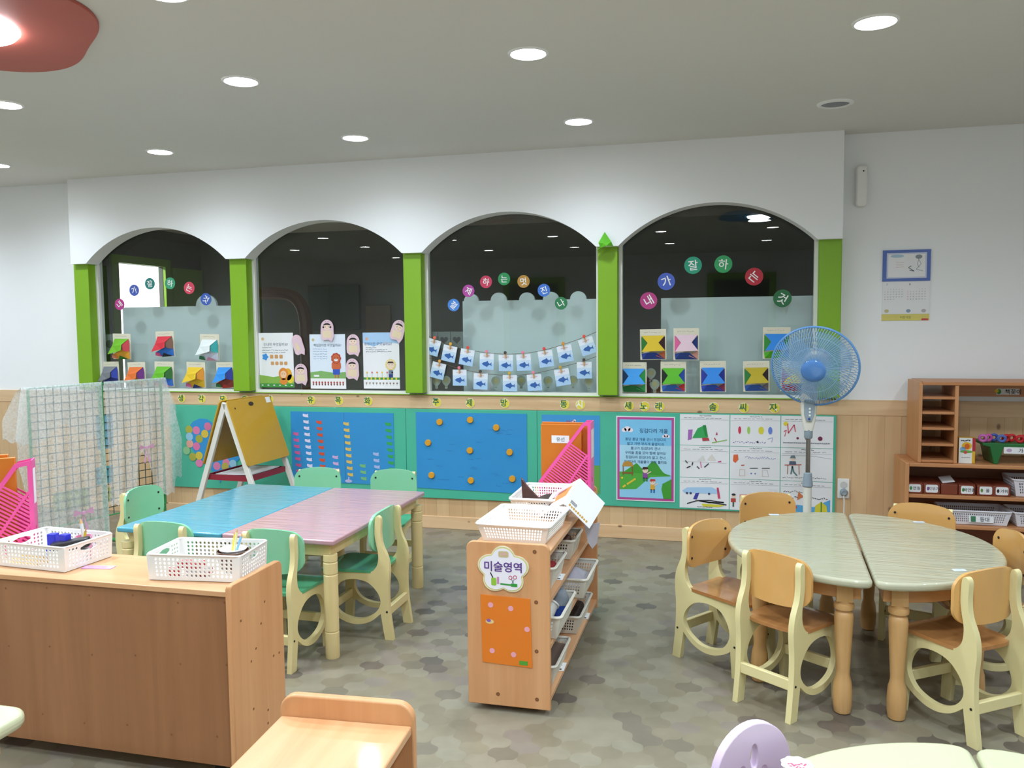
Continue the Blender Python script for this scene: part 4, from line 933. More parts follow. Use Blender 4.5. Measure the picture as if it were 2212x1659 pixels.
def chair(name, label, group, fm, bm_, sm):
    t = thing(name, label, 'chair', (0, 0, 0), 0, group)
    for sx in (-1, 1):
        q = MB(); side_frame(q, sx * .106); q.build('side_frame', [fm, BLACK], t, bevel=.0045, segs=2, smooth=40)
    ol = []
    for a, b in [(-.09 + .18 * i / 9, .378) for i in range(10)] + [q_ for q_ in rrect(-.133, .378, .133, .53, .045, 6) if q_[0] > .09 and q_[1] < .53] + [(.088 - .176 * i / 10, .53) for i in range(11)] + [q_ for q_ in rrect(-.133, .378, .133, .53, .045, 6) if q_[0] < -.09 and q_[1] < .53]: ol.append((a, b + (.018 * (1 - (a / .133) ** 2) if b > .45 else -.008 * (1 - (a / .133) ** 2))))
    q = MB().panel(ol, .011, lambda a, b: ((a, -.108 + 1.5 * a * a, b), (0, 1, 0)), 6)
    for sx in (-1, 1):
        for z in (.415, .5): q.cyl((sx * .106, -.09, z), (sx * .106, -.0775, z), .005, n=10, mi=1)
    q.build('backrest', [bm_, BLACK], t, smooth=50)
    so = rrect(-.128, -.105, .128, .175, .05, 6)
    so = [(a * (1.0 if b > 0 else .93), b) for a, b in so]
    def seat_f(a, b): return (a, b, .287 - .006 * max(0, 1 - (a / .12) ** 2) - (.25 * max(0, b - .11) ** 2) * 10), (0, 0, 1)
    MB().panel(so, .012, lambda a, b: ((a, b, .287 - .005 * max(0, 1 - (a / .12) ** 2) - 2.2 * max(0, b - .11) ** 2), (0, 0, 1)), 6).build('seat', sm, t, smooth=50)
    MB().box(-.097, .097, -.151, -.132, .104, .142).build('stretcher', fm, t, bevel=.003)
    MB().box(-.097, .097, .116, .134, .104, .142).build('stretcher', fm, t, bevel=.003)
    return t
def face(dx, dy): return math.atan2(dy, dx) - PI / 2
GC = chair('child_chair', '', 'green chairs around the blue and pink tables', CREAM, MINT, MINTD)
GR_ = [(-1.73, 2.985, (0.02, 1), 'green child chair at the near end of the pink table, seen from behind'),
       (-2.245, 3.005, (0, 1), 'green child chair at the near end of the blue table, behind the white basket'),
       (-1.535, 3.345, (-1, 0.0), 'green child chair on the right long side of the pink table'),
       (-2.745, 3.53, (1, -0.05), 'green child chair on the left long side of the blue table'),
       (-2.205, 4.135, (0.18, -1), 'green child chair at the far end of the blue table'),
       (-1.77, 4.165, (0.06, -1), 'green child chair at the far end of the pink table')]
for i, (x, y, d, l) in enumerate(GR_):
    if i == 0:
        GC.location = (x, y, 0); GC.rotation_euler = (0, 0, face(*d)); GC['label'] = l
    else: dup(GC, (x, y, 0), face(*d), l)
OC = chair('child_chair', '', 'honey coloured chairs around the round table', mat('cream yellow lacquer', '#e2d69e', 0.38, var=0.04, vs=9), OCHRE, OCHRED)
OR_ = [(.222, 3.035, (.6, .8), 'honey wood child chair in front of the round table, left of its two front legs'),
       (.762, 2.99, (-.58, .81), 'honey wood child chair in front of the round table, right of its two front legs'),
       (.028, 3.35, (.82, -.57), 'honey wood child chair at the left side of the round table, sideways'),
       (.215, 3.92, (.34, -.94), 'honey wood child chair at the far left of the round table, under the drawings'),
       (.79, 3.80, (-.36, -.93), 'honey wood child chair at the far right of the round table, before the shelf'),
       (.955, 3.42, (-1, -.12), 'honey wood child chair at the right edge of the picture, beside the round table')]
OR_[2] = (.0, 3.33, (.8, -.6), OR_[2][3])
for i, (x, y, d, l) in enumerate(OR_):
    if i == 0:
        OC.location = (x, y, 0); OC.rotation_euler = (0, 0, face(*d)); OC['label'] = l
    else: dup(OC, (x, y, 0), face(*d), l)
# lavender chair with cut-out back
LAV = mat('lavender lacquer', '#d9c4de', 0.35, var=0.03)
t = thing('child_chair', 'lavender child chair with cut-out back at the bottom picture edge', 'chair', (.122, 1.585, 0), face(.66, -.75))
fl = [(cx_ + .021 * math.cos(2 * PI * i / 14), cz_ + .021 * math.sin(2 * PI * i / 14)) for cx_, cz_ in ((0, 0),) for i in range(14)]
out = [(.098 * math.cos(R(a)), .445 + .105 * math.sin(R(a))) for a in range(0, 360, 8)]
holes = [[(.052 * math.cos(R(a)) * .19 + ox, oz + .052 * math.sin(R(a)) * sz) for a in range(0, 360, 24)] for ox, oz, sz in ((0, .483, .5), (-.026, .443, .32), (.03, .452, .36))]
MB().prism(out, -.115, -.095, 'xz', holes=holes).build('backrest', LAV, t, bevel=.006, segs=3)
for sx in (-1, 1): MB().box(sx * .08 - .013, sx * .08 + .013, -.15, -.116, 0, .40).build('rear_leg', LAV, t, bevel=.005); MB().box(sx * .1 - .013, sx * .1 + .013, .11, .14, 0, .27).build('front_leg', LAV, t, bevel=.005)
MB().prism(rrect(-.13, -.13, .13, .16, .04), .27, .29, 'xy').build('seat', LAV, t, bevel=.005)

# ------------------------------------------------------------ tables
WB = wrap_mat('sky blue top under film', '#479cb2', 0.6, 0.5)
WP = wrap_mat('pink top under film', '#bb9299', 0.6, 0.8)
WC = wrap_mat('cream green top under film', '#b9b79a', -0.35, 1.0)
WC2 = mat('cream top', '#c6c9a4', 0.28, coat=0.5, var=0.03)
def post(mb, x, y, h, r_):
    pr = [(r_ * .96, 0), (r_, .006)]
    for z in (.11, .345, .395): pr += [(r_, z - .004), (r_ * .9, z - .001), (r_ * .9, z + .001), (r_, z + .004)]
    return mb.lathe(pr + [(r_, h)], 20, M=Matrix.Translation((x, y, 0)))
def rect_table(label, cx, cy, rot, m, wd=.512, ln=1.0):
    t = thing('child_table', label, 'table', (cx, cy, 0), rot, 'rectangular child tables pushed together')
    MB().prism(rrect(-wd / 2, -ln / 2, wd / 2, ln / 2, .012), .468, .49, 'xy').build('table_top', m, t, bevel=.006, segs=3)
    a, b = wd / 2 - .035, ln / 2 - .035
    MB().prism(rect(-a, -b, a, b), .415, .4675, 'xy', holes=[rect(-a + .018, -b + .018, a - .018, b - .018)]).build('apron', CREAMT, t, bevel=.002)
    for sx in (-1, 1):
        for sy in (-1, 1):
            q = MB(); post(q, sx * (a - .0), sy * (b - .0), .425, .029); q.build('leg', CREAMT, t)
    return t
rect_table('sky blue rectangular child table under clear film', -2.268, 3.48, R(-0.8), WB)
rect_table('pink rectangular child table under clear film', -1.754, 3.477, R(-0.8), WP)
LEGP = [(.020, 0), (.027, .006), (.031, .03), (.032, .07), (.029, .11), (.0225, .135), (.0225, .15), (.026, .22), (.030, .30), (.0315, .335), (.029, .352), (.0235, .358), (.0235, .362), (.032, .366), (.0335, .375), (.032, .384), (.027, .388), (.026, .395)]
def half_round(label, cx, cy, rot, m, side, rx=.485, ry=.522, group='half-round child tables'):
    t = thing('half_round_table', label, 'table', (cx, cy, 0), rot, group)
    s = side; g = .004
    pts = [(s * (g + rx * math.cos(R(a)) * 1.0), ry * math.sin(R(a))) for a in range(-84, 85, 4)]
    def q_(p0, p1, p2): return [tuple((1 - u) ** 2 * a + 2 * u * (1 - u) * b + u * u * c for a, b, c in zip(p0, p1, p2)) for u in (.2, .4, .6, .8, 1)]
    pts += q_(pts[-1], (s * g, ry), (s * g, ry - .035)) + q_((s * g, -ry + .035), (s * g, -ry), pts[0])[:-1]
    pts.insert(len(pts) - 4, (s * g, -ry + .035))
    if s < 0: pts = pts[::-1]
    MB().prism(pts, .462, .49, 'xy').build('table_top', m, t, bevel=.011, segs=4)
    k = .86
    ap = [(s * (g + .03 + (rx - .03) * k * math.cos(R(a))), ry * k * math.sin(R(a))) for a in range(-90, 91, 6)]
    ai = [(s * (g + .05 + (rx - .05) * (k - .05) * math.cos(R(a))), ry * (k - .05) * math.sin(R(a))) for a in range(-90, 91, 6)]
    MB().prism(ap, .405, .4615, 'xy', holes=[ai]).build('apron', wood('apron wood', '#c08a55', '#d0995f', 'x', 0.4), t, bevel=.002)
    for x, y in ((.085, -.43), (.085, .43), (.36, -.24), (.36, .24)):
        q = MB().lathe(LEGP, 20, M=Matrix.Translation((s * x, y, 0))).box(s * x - .026, s * x + .026, y - .026, y + .026, .395, .462)
        q.build('leg', TURN, t)
    return t
half_round('half-round cream child table under crinkled film, left of the seam, ringed by honey chairs', .4985, 3.39, R(-2.8), WC, -1)
half_round('half-round cream child table under crinkled film, right of the seam, ringed by honey chairs', .4985, 3.39, R(-2.8), WC, 1)
half_round('plain half-round cream table at the bottom edge, beside the lavender chair', .47, 1.272, R(-1), WC2, -1)
half_round('plain half-round cream table cut off by the lower right picture corner', .47, 1.272, R(-1), WC2, 1)
t = thing('child_table', 'cream table with a glossy rounded corner at the lower left picture edge', 'table', (-1.93, 1.13, 0), R(1))
MB().prism(rrect(-.43, -.36, .43, .36, .05), .455, .49, 'xy').build('table_top', WC2, t, bevel=.014, segs=4)
MB().prism(rect(-.38, -.31, .38, .31), .40, .4545, 'xy', holes=[rect(-.36, -.29, .36, .29)]).build('apron', TURN, t)
for sx in (-1, 1):
    for sy in (-1, 1): MB().lathe(LEGP, 18, M=Matrix.Translation((sx * .34, sy * .27, 0))).box(sx * .34 - .026, sx * .34 + .026, sy * .27 - .026, sy * .27 + .026, .395, .455).build('leg', TURN, t)

# ------------------------------------------------------------ low cabinets
def caster(mb, x, y, r_=.018): return mb.cyl((x - .008, y, r_), (x + .008, y, r_), r_, n=14).box(x - .012, x + .012, y - .012, y + .012, r_, .045)
KN = mat('screw dot', '#80512f', 0.6)
t = thing('storage_cabinet', 'low beech cabinet showing its plain back, carrying two white baskets', 'cabinet', (-1.372, 2.077, 0))
# local: x to the left is negative, y into the room
L_ = 1.15
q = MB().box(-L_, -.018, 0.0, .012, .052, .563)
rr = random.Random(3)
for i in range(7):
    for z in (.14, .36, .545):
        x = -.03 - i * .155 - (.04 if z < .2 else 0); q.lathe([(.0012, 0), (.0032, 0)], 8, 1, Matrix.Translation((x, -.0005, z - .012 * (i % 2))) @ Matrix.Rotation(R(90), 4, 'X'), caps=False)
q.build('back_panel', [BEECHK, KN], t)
sp = [(-.014, .045), (.265, .045), (.272, .06), (.272, .575)] + [(.272 - .025 + .025 * math.cos(R(a)), .575 + .025 * math.sin(R(a))) for a in range(15, 91, 15)] + [(.0, .600), (-.01, .597), (-.014, .588)]
q = MB().prism(sp, -.018, 0, 'yz')
for i in range(10): q.lathe([(.001, 0), (.004, 0)], 8, 1, Matrix.Translation((.0005, .03 + rr.random() * .21, .08 + rr.random() * .48)) @ Matrix.Rotation(R(90), 4, 'Y'), caps=False)
q.build('side_panel', [BEECH, KN], t, bevel=.003)
MB().prism(sp, -L_ - .018, -L_, 'yz').build('side_panel', BEECH, t, bevel=.003)
MB().box(-L_, -.018, -.008, .268, .5635, .58).build('top_board', BEECHX, t, bevel=.002)
MB().box(-L_, -.018, .0125, .262, .31, .328).build('shelf_board', BEECHX, t); MB().box(-L_, -.018, .0125, .262, .055, .073).build('bottom_board', BEECHX, t)
for x in (-.09, -L_ + .09):
    for y in (.04, .23): caster(MB(), x, y).build('caster', BLACK, t)
# bench-like cabinet in the foreground
ax, ay = -0.872,1.484
bx_, by_ = -0.590,1.502
BW = math.hypot(bx_ - ax, by_ - ay); rotb = math.atan2(by_ - ay, bx_ - ax)
t = thing('storage_cabinet', 'low beech cabinet with raised rounded end, cut off by the bottom picture edge', 'cabinet', ((ax + bx_) / 2, (ay + by_) / 2, 0), rotb)
ep = [(-BW / 2, .04), (BW / 2, .04), (BW / 2, .565)] + [(BW / 2 - .035 + .035 * math.cos(R(a)), .565 + .035 * math.sin(R(a))) for a in range(15, 91, 15)] + [(-BW / 2 + .035 + .035 * math.cos(R(a)), .565 + .035 * math.sin(R(a))) for a in range(90, 181, 15)]
MB().prism(ep, -.02, 0, 'xz').build('end_panel', BEECH, t, bevel=.004, segs=3)
MB().prism(ep, -.97, -.95, 'xz').build('end_panel', BEECH, t, bevel=.004, segs=3)
MB().box(-BW / 2 + .004, BW / 2 - .004, -.95, -.02, .538, .556).build('top_board', BEECHY, t, bevel=.003)
MB().box(-BW / 2 + .006, -BW / 2 + .02, -.95, -.02, .05, .537).build('back_panel', BEECHD, t)
for z in (.3, .06): MB().box(-BW / 2 + .021, BW / 2 - .008, -.95, -.02, z, z + .016).build('shelf_board', BEECHY, t)
for y in (-.08, -.88):
    for x in (-.09, .09): caster(MB(), x, y).build('caster', BLACK, t)
# art shelf
AX0, AX1, AY0, AY1 = -.866, -.573, 2.70, 3.78
t = thing('art_shelf', 'low beech art shelf with flower sign on its end and baskets on every level', 'shelf', ((AX0 + AX1) / 2, AY0, 0))
HW = (AX1 - AX0) / 2
ep = [(-HW, .022), (HW, .022), (HW, .572)] + [(HW - .025 + .025 * math.cos(R(a)), .572 + .025 * math.sin(R(a))) for a in range(15, 91, 15)] + [(-HW + .025 + .025 * math.cos(R(a)), .572 + .025 * math.sin(R(a))) for a in range(90, 181, 15)]
q = MB().prism(ep, 0, .018, 'xz')
for px, pz in ((-0.624,0.572), (-0.620,0.398), (-0.620,0.227), (-0.620,0.058), (-0.758,0.063)):
    q.lathe([(.0012, 0), (.007, 0)], 12, 1, Matrix.Translation((px - (AX0 + AX1) / 2, -.0006, pz)) @ Matrix.Rotation(R(90), 4, 'X'), caps=False)
q.build('end_panel', [BEECH, KN], t, bevel=.003, segs=3)
MB().prism(ep, AY1 - AY0 - .018, AY1 - AY0, 'xz').build('end_panel', BEECH, t, bevel=.003, segs=3)
SHZ = [.063, .245, .405]
MB().box(-HW + .004, HW - .003, .0185, AY1 - AY0 - .0185, .552, .57).build('top_board', BEECHY, t, bevel=.002)
for z in SHZ: MB().box(-HW + .012, HW - .003, .0185, AY1 - AY0 - .0185, z - .018, z).build('shelf_board', BEECHY, t, bevel=.002)
MB().box(-HW + .002, -HW + .011, .0185, AY1 - AY0 - .0185, .045, .551).build('back_panel', BEECHD, t)
for y in (.08, AY1 - AY0 - .08):
    for x in (-.09, .09): caster(MB(), x, y, .016).build('caster', BLACK, t)
# flower sign and orange sheet on its end
sx, sz = -0.734,0.503
PUR = pm('#5a2f86')
def petal(r0): return [((r0 * (.83 + .25 * abs(math.cos(2.5 * (R(a) - PI / 2))))) * math.cos(R(a)), (r0 * (.83 + .25 * abs(math.cos(2.5 * (R(a) - PI / 2))))) * math.sin(R(a)) * .9) for a in range(0, 360, 4)]
p = Pic(petal(.086), pm('#e3e0c0'), 0.004); p.poly(petal(.082), pm('#d6cf6a'), 1).poly(petal(.079), pm('#ece9f0'), 2)
p.text('미술영역', .0, .012, .038, PUR, 4, 0, .016)
p.poly(rrect(-.016, .045, .02, .066, .006), pm('#c9b98a'), 3).poly(disc(.002, .056, .012, .005), pm('#d6b0a0'), 4)
p.poly(rrect(-.042, -.055, -.024, -.028, .004), pm('#8fc03a'), 3).line((-.036, -.028), (-.045, -.01), .004, INK, 3).poly(rect(-.022, -.048, -.014, -.024), pm('#c98ab5'), 3)
p.pline([(-.01, -.048), (.045, -.05)], .006, pm('#3f9a4a'), 3).poly(rect(.028, -.055, .05, -.044), pm('#2f9a3a'), 4)
p.poly(disc(.026, -.024, .007), pm('#c23a6a'), 3).poly(disc(.026, -.024, .0045), PAPER, 4).poly(disc(.042, -.022, .007), pm('#c23a6a'), 3).poly(disc(.042, -.022, .0045), PAPER, 4).line((.03, -.03), (.038, -.045), .003, GREY, 3).line((.039, -.029), (.031, -.045), .003, GREY, 3)
tag(p.build('flower_sign', loc=(sx, AY0 - .0005, sz)), 'white flower-shaped sign lettered 미술영역 on the art shelf end', 'sign')
x0, z1 = -0.816,0.412
x1, z0 = -0.638,0.168
wd, h = x1 - x0, z1 - z0
p = Pic([(-wd / 2 + .004, -h / 2 + .006), (wd / 2 + .003, -h / 2), (wd / 2 - .003, h / 2 - .004), (-wd / 2, h / 2)], pm('#e07a1a'), 0.002)
DP = pm('#e8a3b0')
for u, v in ((-.3, .36), (.1, .33), (.42, .05), (-.28, -.3), (.15, -.33)): p.poly(disc(u * wd, v * h, .0095), DP, 1)
p.poly(disc(-.32 * wd, .12 * h, .015, .008), pm('#e3c98a'), 1).poly(disc(-.34 * wd, .135 * h, .008, .005), pm('#8a5ab0'), 2).poly(rect(.26 * wd, -.47 * h, .43 * wd, -.41 * h), pm('#4f9a2f'), 1)
tag(p.build('orange_sheet', loc=((x0 + x1) / 2, AY0 - .0005, (z0 + z1) / 2)), 'orange plastic sheet with pink dots on the art shelf end, below the flower sign', 'sheet')

# ------------------------------------------------------------ shelf unit by the right wall
FX, FY0, FY1 = .93, 4.80, 5.115
zt = 0.580
t = thing('storage_shelf', 'reddish wooden shelf unit along the right wall holding boxes and baskets', 'shelf', (FX, FY0, 0))
RD = wood('red beech lengthwise', '#b87a4c', '#c98c5c', 'x', 0.4, 5.0); RDZ = wood('red beech upright', '#bf8453', '#cf9563', 'z', 0.4, 5.0); RDD = wood('red beech back', '#8a5233', '#9a6040', 'x', 0.5, 5.0)
WL = 1.35
s1z = (0.410); s2z = (0.250)
for x in (0, WL): MB().box(x, x + .02, 0, FY1 - FY0, 0, zt).build('side_panel', RDZ, t, bevel=.003)
MB().box(.02, WL, 0, FY1 - FY0, zt - .02, zt - .0005).build('top_board', RD, t, bevel=.003)
for z in (s1z, s2z, .07): MB().box(.02, WL, .006, FY1 - FY0 - .012, z - .018, z).build('shelf_board', RD, t, bevel=.002)
MB().box(.02, WL, FY1 - FY0 - .0115, FY1 - FY0, .02, zt - .0205).build('back_panel', RDD, t)
HX, HY = .992, 4.82
zh = 1.010
t2 = thing('cubby_rack', 'wooden rack of small cubbies standing on the right wall shelf', 'rack', (HX, HY, zt))
D_ = FY1 - HY; hh = zh - zt; xd = (1.177) - HX
q = MB().prism([(0, 0), (D_, 0), (D_, hh), (.012, hh), (0, hh - .012)], 0, .018, 'yz'); q.build('side_panel', RDZ, t2, bevel=.002)
MB().box(xd - .009, xd + .009, .004, D_, .0, hh - .016).build('divider', RDZ, t2, bevel=.002)
MB().box(.018, 1.2, .0, D_, hh - .0155, hh + .003).build('top_board', RD, t2, bevel=.003)
MB().box(1.2, 1.218, .0, D_, 0, hh).build('side_panel', RDZ, t2)
for z in (0.934, 0.854, 0.770, 0.684, zt + .016): MB().box(.0185, xd - .0095, .004, D_, z - zt - .014, z - zt).build('cubby_shelf', RD, t2, bevel=.0015)
MB().box(.0185, .075, D_ - .02, D_ - .002, .02, hh - .12).build('back_strip', RDD, t2)
zr = 0.915
MB().box(xd + .01, 1.2, D_ - .02, D_, zr - zt, hh - .016).build('back_rail', RD, t2)

# ------------------------------------------------------------ lace-draped wire partition
ZP0, ZP1 = .155, .995
DG = mat('green frame paint', '#2f8a4a', 0.5); WIRE = mat('dark wire', '#38443c', 0.5)
PR = math.atan2(.965, .261)
t = thing('wire_screen', 'green-framed wire grid screen standing under lace cloths by the left wall', 'screen', (-3.80, 4.40, 0), PR)
for x0, x1 in ((-.455, -.008), (.008, .44)):
    MB().tube([(x0, 0, ZP0), (x1, 0, ZP0), (x1, 0, ZP1), (x0, 0, ZP1)], .009, 8, close=True).build('frame', DG, t)
    q = MB(); nx = 9; nz = 17
    for i in range(1, nx): q.cyl((x0 + (x1 - x0) * i / nx, 0, ZP0), (x0 + (x1 - x0) * i / nx, 0, ZP1), .003, n=5)
    for i in range(1, nz): q.cyl((x0, .003, ZP0 + (ZP1 - ZP0) * i / nz), (x1, .003, ZP0 + (ZP1 - ZP0) * i / nz), .003, n=5)
    q.build('wire_grid', WIRE, t)
for x in (-.45, 0, .435):
    MB().cyl((x, 0, .0), (x, 0, ZP0), .009).tube([(x, -.1, .012), (x, .1, .012)], .011, 8).build('foot', DG, t)
LACE = sheer('white lace', '#e2e8e7', 0.40, 60.0)
def cloth(label, u0, u1, bot, fold, nf, wing0, wing1, seed):
    rr = random.Random(seed); nu, nv = 60, 36; vs = []; fs = []
    ph = rr.random() * 6
    def pos(u, v, side):
        b = bot(u) if side == 0 else ZP1 - .28 - .05 * math.sin(9 * u)
        x = u0 + (u1 - u0) * u
        x += (-wing0 * max(0, 1 - u / .16) + wing1 * max(0, (u - .84) / .16)) * min(1, v * 1.6)
        y = (-.014 - fold * (v ** .7) * (1 + math.sin(2 * PI * nf * u + ph + 1.3 * math.sin(3 * v + ph)))) if side == 0 else .014 + fold * .4 * v * (1 + math.sin(2 * PI * nf * u))
        if side == 0: y -= .09 * max(0, 1 - u / .16) * min(1, v * 1.4) * (1 if wing0 else 0)
        edge = .010 * math.sin(2 * PI * 17 * u) * (v > .97)
        return (x, y, ZP1 + .012 - v * (ZP1 + .012 - b) + edge - (.012 if v == 0 else 0) * 0)
    rows = [(1, j / 10) for j in range(10, 0, -1)] + [(0, j / nv) for j in range(nv + 1)]
    for s_, v in rows:
        for i in range(nu + 1): vs.append(pos(i / nu, v, s_))
    for j in range(len(rows) - 1):
        for i in range(nu): fs.append((j * (nu + 1) + i, j * (nu + 1) + i + 1, (j + 1) * (nu + 1) + i + 1, (j + 1) * (nu + 1) + i))
    o = MB().add(vs, fs).build('lace_cloth', LACE, loc=(-3.80, 4.40, 0), rot=(0, 0, PR), smooth=180, recalc=False)
    return tag(o, label, 'cloth', 'lace cloths over the wire screen')
BL_ = lambda u: .04 if u > .12 else .04 + (.12 - u) * 4.4
cloth('white lace cloth hanging to the floor over the left half of the wire screen', -.50, .0, BL_, .012, 5, .10, .0, 2)
BR_ = lambda u: .22 + .30 * math.exp(-((u - .55) / .13) ** 2) + (.1 if u > .93 else 0)
c2 = cloth('white lace cloth gathered by a pink ribbon over the right half of the wire screen', .015, .47, BR_, .017, 4, .0, .10, 5)
RIB = mat('pink ribbon', '#dca6c6', 0.5)
def bow(label, x, z, y=-.06, s=1.0):
    q = MB()
    for sx in (-1, 1): q.add([(0, 0, 0), (sx * .05 * s, -.008, .024 * s), (sx * .055 * s, -.004, -.012 * s)], [(0, 1, 2)]); q.add([(0, 0, 0), (sx * .012 * s, -.004, -.1 * s), (sx * .028 * s, -.004, -.095 * s)], [(0, 1, 2)])
    q.box(-.008 * s, .008 * s, -.012, .0, -.008 * s, .008 * s)
    M = Matrix.Translation((-3.80, 4.40, 0)) @ Matrix.Rotation(PR, 4, 'Z') @ Matrix.Translation((x, y, z))
    o = q.build('ribbon_bow', RIB, smooth=0, recalc=False); o.matrix_world = M; tag(o, label, 'ribbon', 'pink ribbons on the lace')
bow('pink ribbon bow gathering the right lace cloth', .27, .56, -.055)
bow('pink ribbon bow low on the left lace cloth', -.19, .22, -.06, 1.2)
for lab, x0, x1, z0, z1, col in (('pale blue card hung on the wire screen, upper one', -.03, .08, .58, .80, '#8fc0d8'), ('turquoise card hung on the wire screen, lower one', -.05, .07, .36, .47, '#5fa9b8'), ('yellow green card hung low on the wire screen', .0, .07, .24, .33, '#b9b53a'), ('olive picture card behind the left lace cloth', -.33, -.1, .24, .36, '#b5b56a')):
    o = MB().box(x0, x1, .008, .011, z0, z1).build('hanging_card', pm(col)); o.matrix_world = Matrix.Translation((-3.80, 4.40, 0)) @ Matrix.Rotation(PR, 4, 'Z'); tag(o, lab, 'card', 'cards hung on the wire screen')

# ------------------------------------------------------------ easel
t = thing('easel', 'child A-frame easel with two yellow boards, white legs and a red tray', 'easel', (-2.985, 4.725, 0), R(-3.5))
YB = mat('mustard board', '#c2941c', 0.35, var=0.04, coat=0.2); WLEG = mat('white painted wood', '#dcd9cf', 0.5, var=0.04)
SL = .352
for sx in (-1, 1):
    for sy in (-1, 1):
        a = Vector((0, sy * .205, .872)); b = Vector((sx * SL * .872, sy * .205, 0))
        d = (b - a).normalized(); n = Vector((d.z, 0, -d.x))
        vs = []
        for p_ in (a, b):
            for u, v in ((-1, -1), (1, -1), (1, 1), (-1, 1)): vs.append(p_ + n * u * .017 + Vector((0, v * .011, 0)))
        MB().add(vs, [(0, 1, 2, 3), (4, 7, 6, 5), (0, 4, 5, 1), (1, 5, 6, 2), (2, 6, 7, 3), (3, 7, 4, 0)]).build('leg', WLEG, t, bevel=.003)
    th = math.atan(SL)
    M = Matrix.Translation((sx * .018, 0, .885)) @ Matrix.Rotation(-sx * th, 4, 'Y')
    q = MB(); ol = rrect(-.228, -.425, .228, 0, .02)
    q.prism(ol, sx * .002, sx * .010, 'yz', 0, M)
    if sx == 1:
        q.prism(disc(.0, -.04, .026, .014), .0105, .0115, 'yz', 1, M); q.prism(rect(.165, -.05, .215, -.012), .0105, .0115, 'yz', 2, M); q.prism(disc(-.17, -.055, .006), .0105, .0115, 'yz', 1, M)
    q.build('board', [YB, DARKB, PAPER], t, bevel=.002)
TR = mat('dark red tray', '#8c2030', 0.45)
q = MB().box(-.17, .155, -.19, .19, .385, .392)
for a in (-.17, .147): q.box(a, a + .008, -.19, .19, .392, .42)
for a in (-.19, .182): q.box(-.17, .155, a, a + .008, .392, .42)
q.build('tray', TR, t)
o = MB().panel(rect(-.13, -.15, .13, .16), .004, lambda a, b: ((a, b, .413 + .25 * max(0, b - .05) ** 2 + .02 * (a + .13)), (0, 0, 1)), 3).build('paper_stack', PAPER)
o.matrix_world = Matrix.Translation((-2.985, 4.725, 0)) @ Matrix.Rotation(R(-3.5), 4, 'Z'); tag(o, 'white papers lying in the red tray of the easel', 'paper')

# ------------------------------------------------------------ standing fan
fx, fy = .405, 4.46
t = thing('standing_fan', 'standing fan with blue wire guard in front of the drawings', 'fan', (fx, fy, 0))
BLF = mat('blue fan plastic', '#6598cf', 0.3, var=0.02); BLG = mat('blue guard wire', '#86afd3', 0.35, var=0.02)
MB().lathe([(.001, 0), (.17, 0), (.172, .012), (.15, .022), (.05, .035), (.028, .06), (.024, .09)], 36).build('base', PLIV, t)
MB().cyl((0, 0, .09), (0, 0, .50), .021, n=20).build('lower_pole', PLIV, t)
MB().lathe([(.022, .495), (.026, .50), (.020, .565), (.012, .57)], 20).build('collar', GREY, t)
MB().cyl((0, 0, .565), (0, 0, .765), .011, n=16).build('upper_pole', STEEL, t)
MB().lathe([(.018, .745), (.021, .75), (.021, .79), (.016, .795)], 18).build('collar', GREY, t)
nk = [[(x * s, y * s2 , z) for x, y in rrect(-.5, -.5, .5, .5, .25)] for z, s, s2 in ((.785, .042, .04), (.82, .058, .048), (.88, .076, .052), (.95, .082, .052), (1.02, .07, .05))]
nkp = MB().loft(nk).build('control_neck', PLIV, t)
MB().prism([(-.012, .835), (.012, .835), (.024, .87), (.026, .945), (-.026, .945), (-.024, .87)], -.034, -.024, 'xz').build('control_plate', GREY, nkp, bevel=.002)
for z in (.90, .883, .866): MB().cyl((.002, -.033, z), (.002, -.038, z), .0052, n=10).build('button', PLW, nkp)
MB().cyl((.0, -.033, .848), (0, -.038, .848), .006, n=10).build('button', pm('#3a4a8f'), nkp)
ax_ = Vector((-.19, -.92, -.30)).normalized()
HC_ = Vector((.018, -.085, 1.116))
Zx = ax_; Xx = Vector((0, 0, 1)).cross(Zx).normalized(); Yx_ = Zx.cross(Xx)
MH = Matrix(((Xx.x, Yx_.x, Zx.x, HC_.x), (Xx.y, Yx_.y, Zx.y, HC_.y), (Xx.z, Yx_.z, Zx.z, HC_.z), (0, 0, 0, 1)))
MB().lathe([(.001, -.15), (.05, -.145), (.062, -.11), (.062, -.05), (.05, -.035), (.001, -.03)], 28, M=MH).build('motor_housing', PLIV, t)
RG = .206
def dome(r_, s): return s * (.012 + .055 * (1 - (r_ / RG) ** 2) ** .6 if r_ < RG else .0)
for nm, s, nw in (('front_guard', 1, 96), ('rear_guard', -1, 72)):
    q = MB()
    for i in range(nw):
        a = 2 * PI * i / nw; pts = []
        for k in range(7):
            r_ = .058 + (RG - .058) * k / 6; aa = a + .25 * (1 - k / 6) * (1 if s > 0 else 0)
            pts.append(MH @ Vector((r_ * math.cos(aa), r_ * math.sin(aa), dome(r_, s))))
        q.tube(pts, .0014, 4)
    for r_ in (.115, .165): q.tube([MH @ Vector((r_ * math.cos(2 * PI * i / 48), r_ * math.sin(2 * PI * i / 48), dome(r_, s))) for i in range(48)], .0013, 5, close=True)
    q.build(nm, BLG, t)
q = MB().tube([MH @ Vector((RG * math.cos(2 * PI * i / 64), RG * math.sin(2 * PI * i / 64), 0)) for i in range(64)], .0055, 8, close=True); q.build('guard_rim', BLF, t)
MB().lathe([(.001, .076), (.03, .075), (.05, .071), (.059, .064), (.060, .058), (.001, .05)], 32, M=MH).build('guard_cap', mat('blue cap', '#5286c8', 0.12, coat=0.6, var=0.0), t)
BLD = sheer('clear blue blade', '#93bce0', 0.45, None, 1)
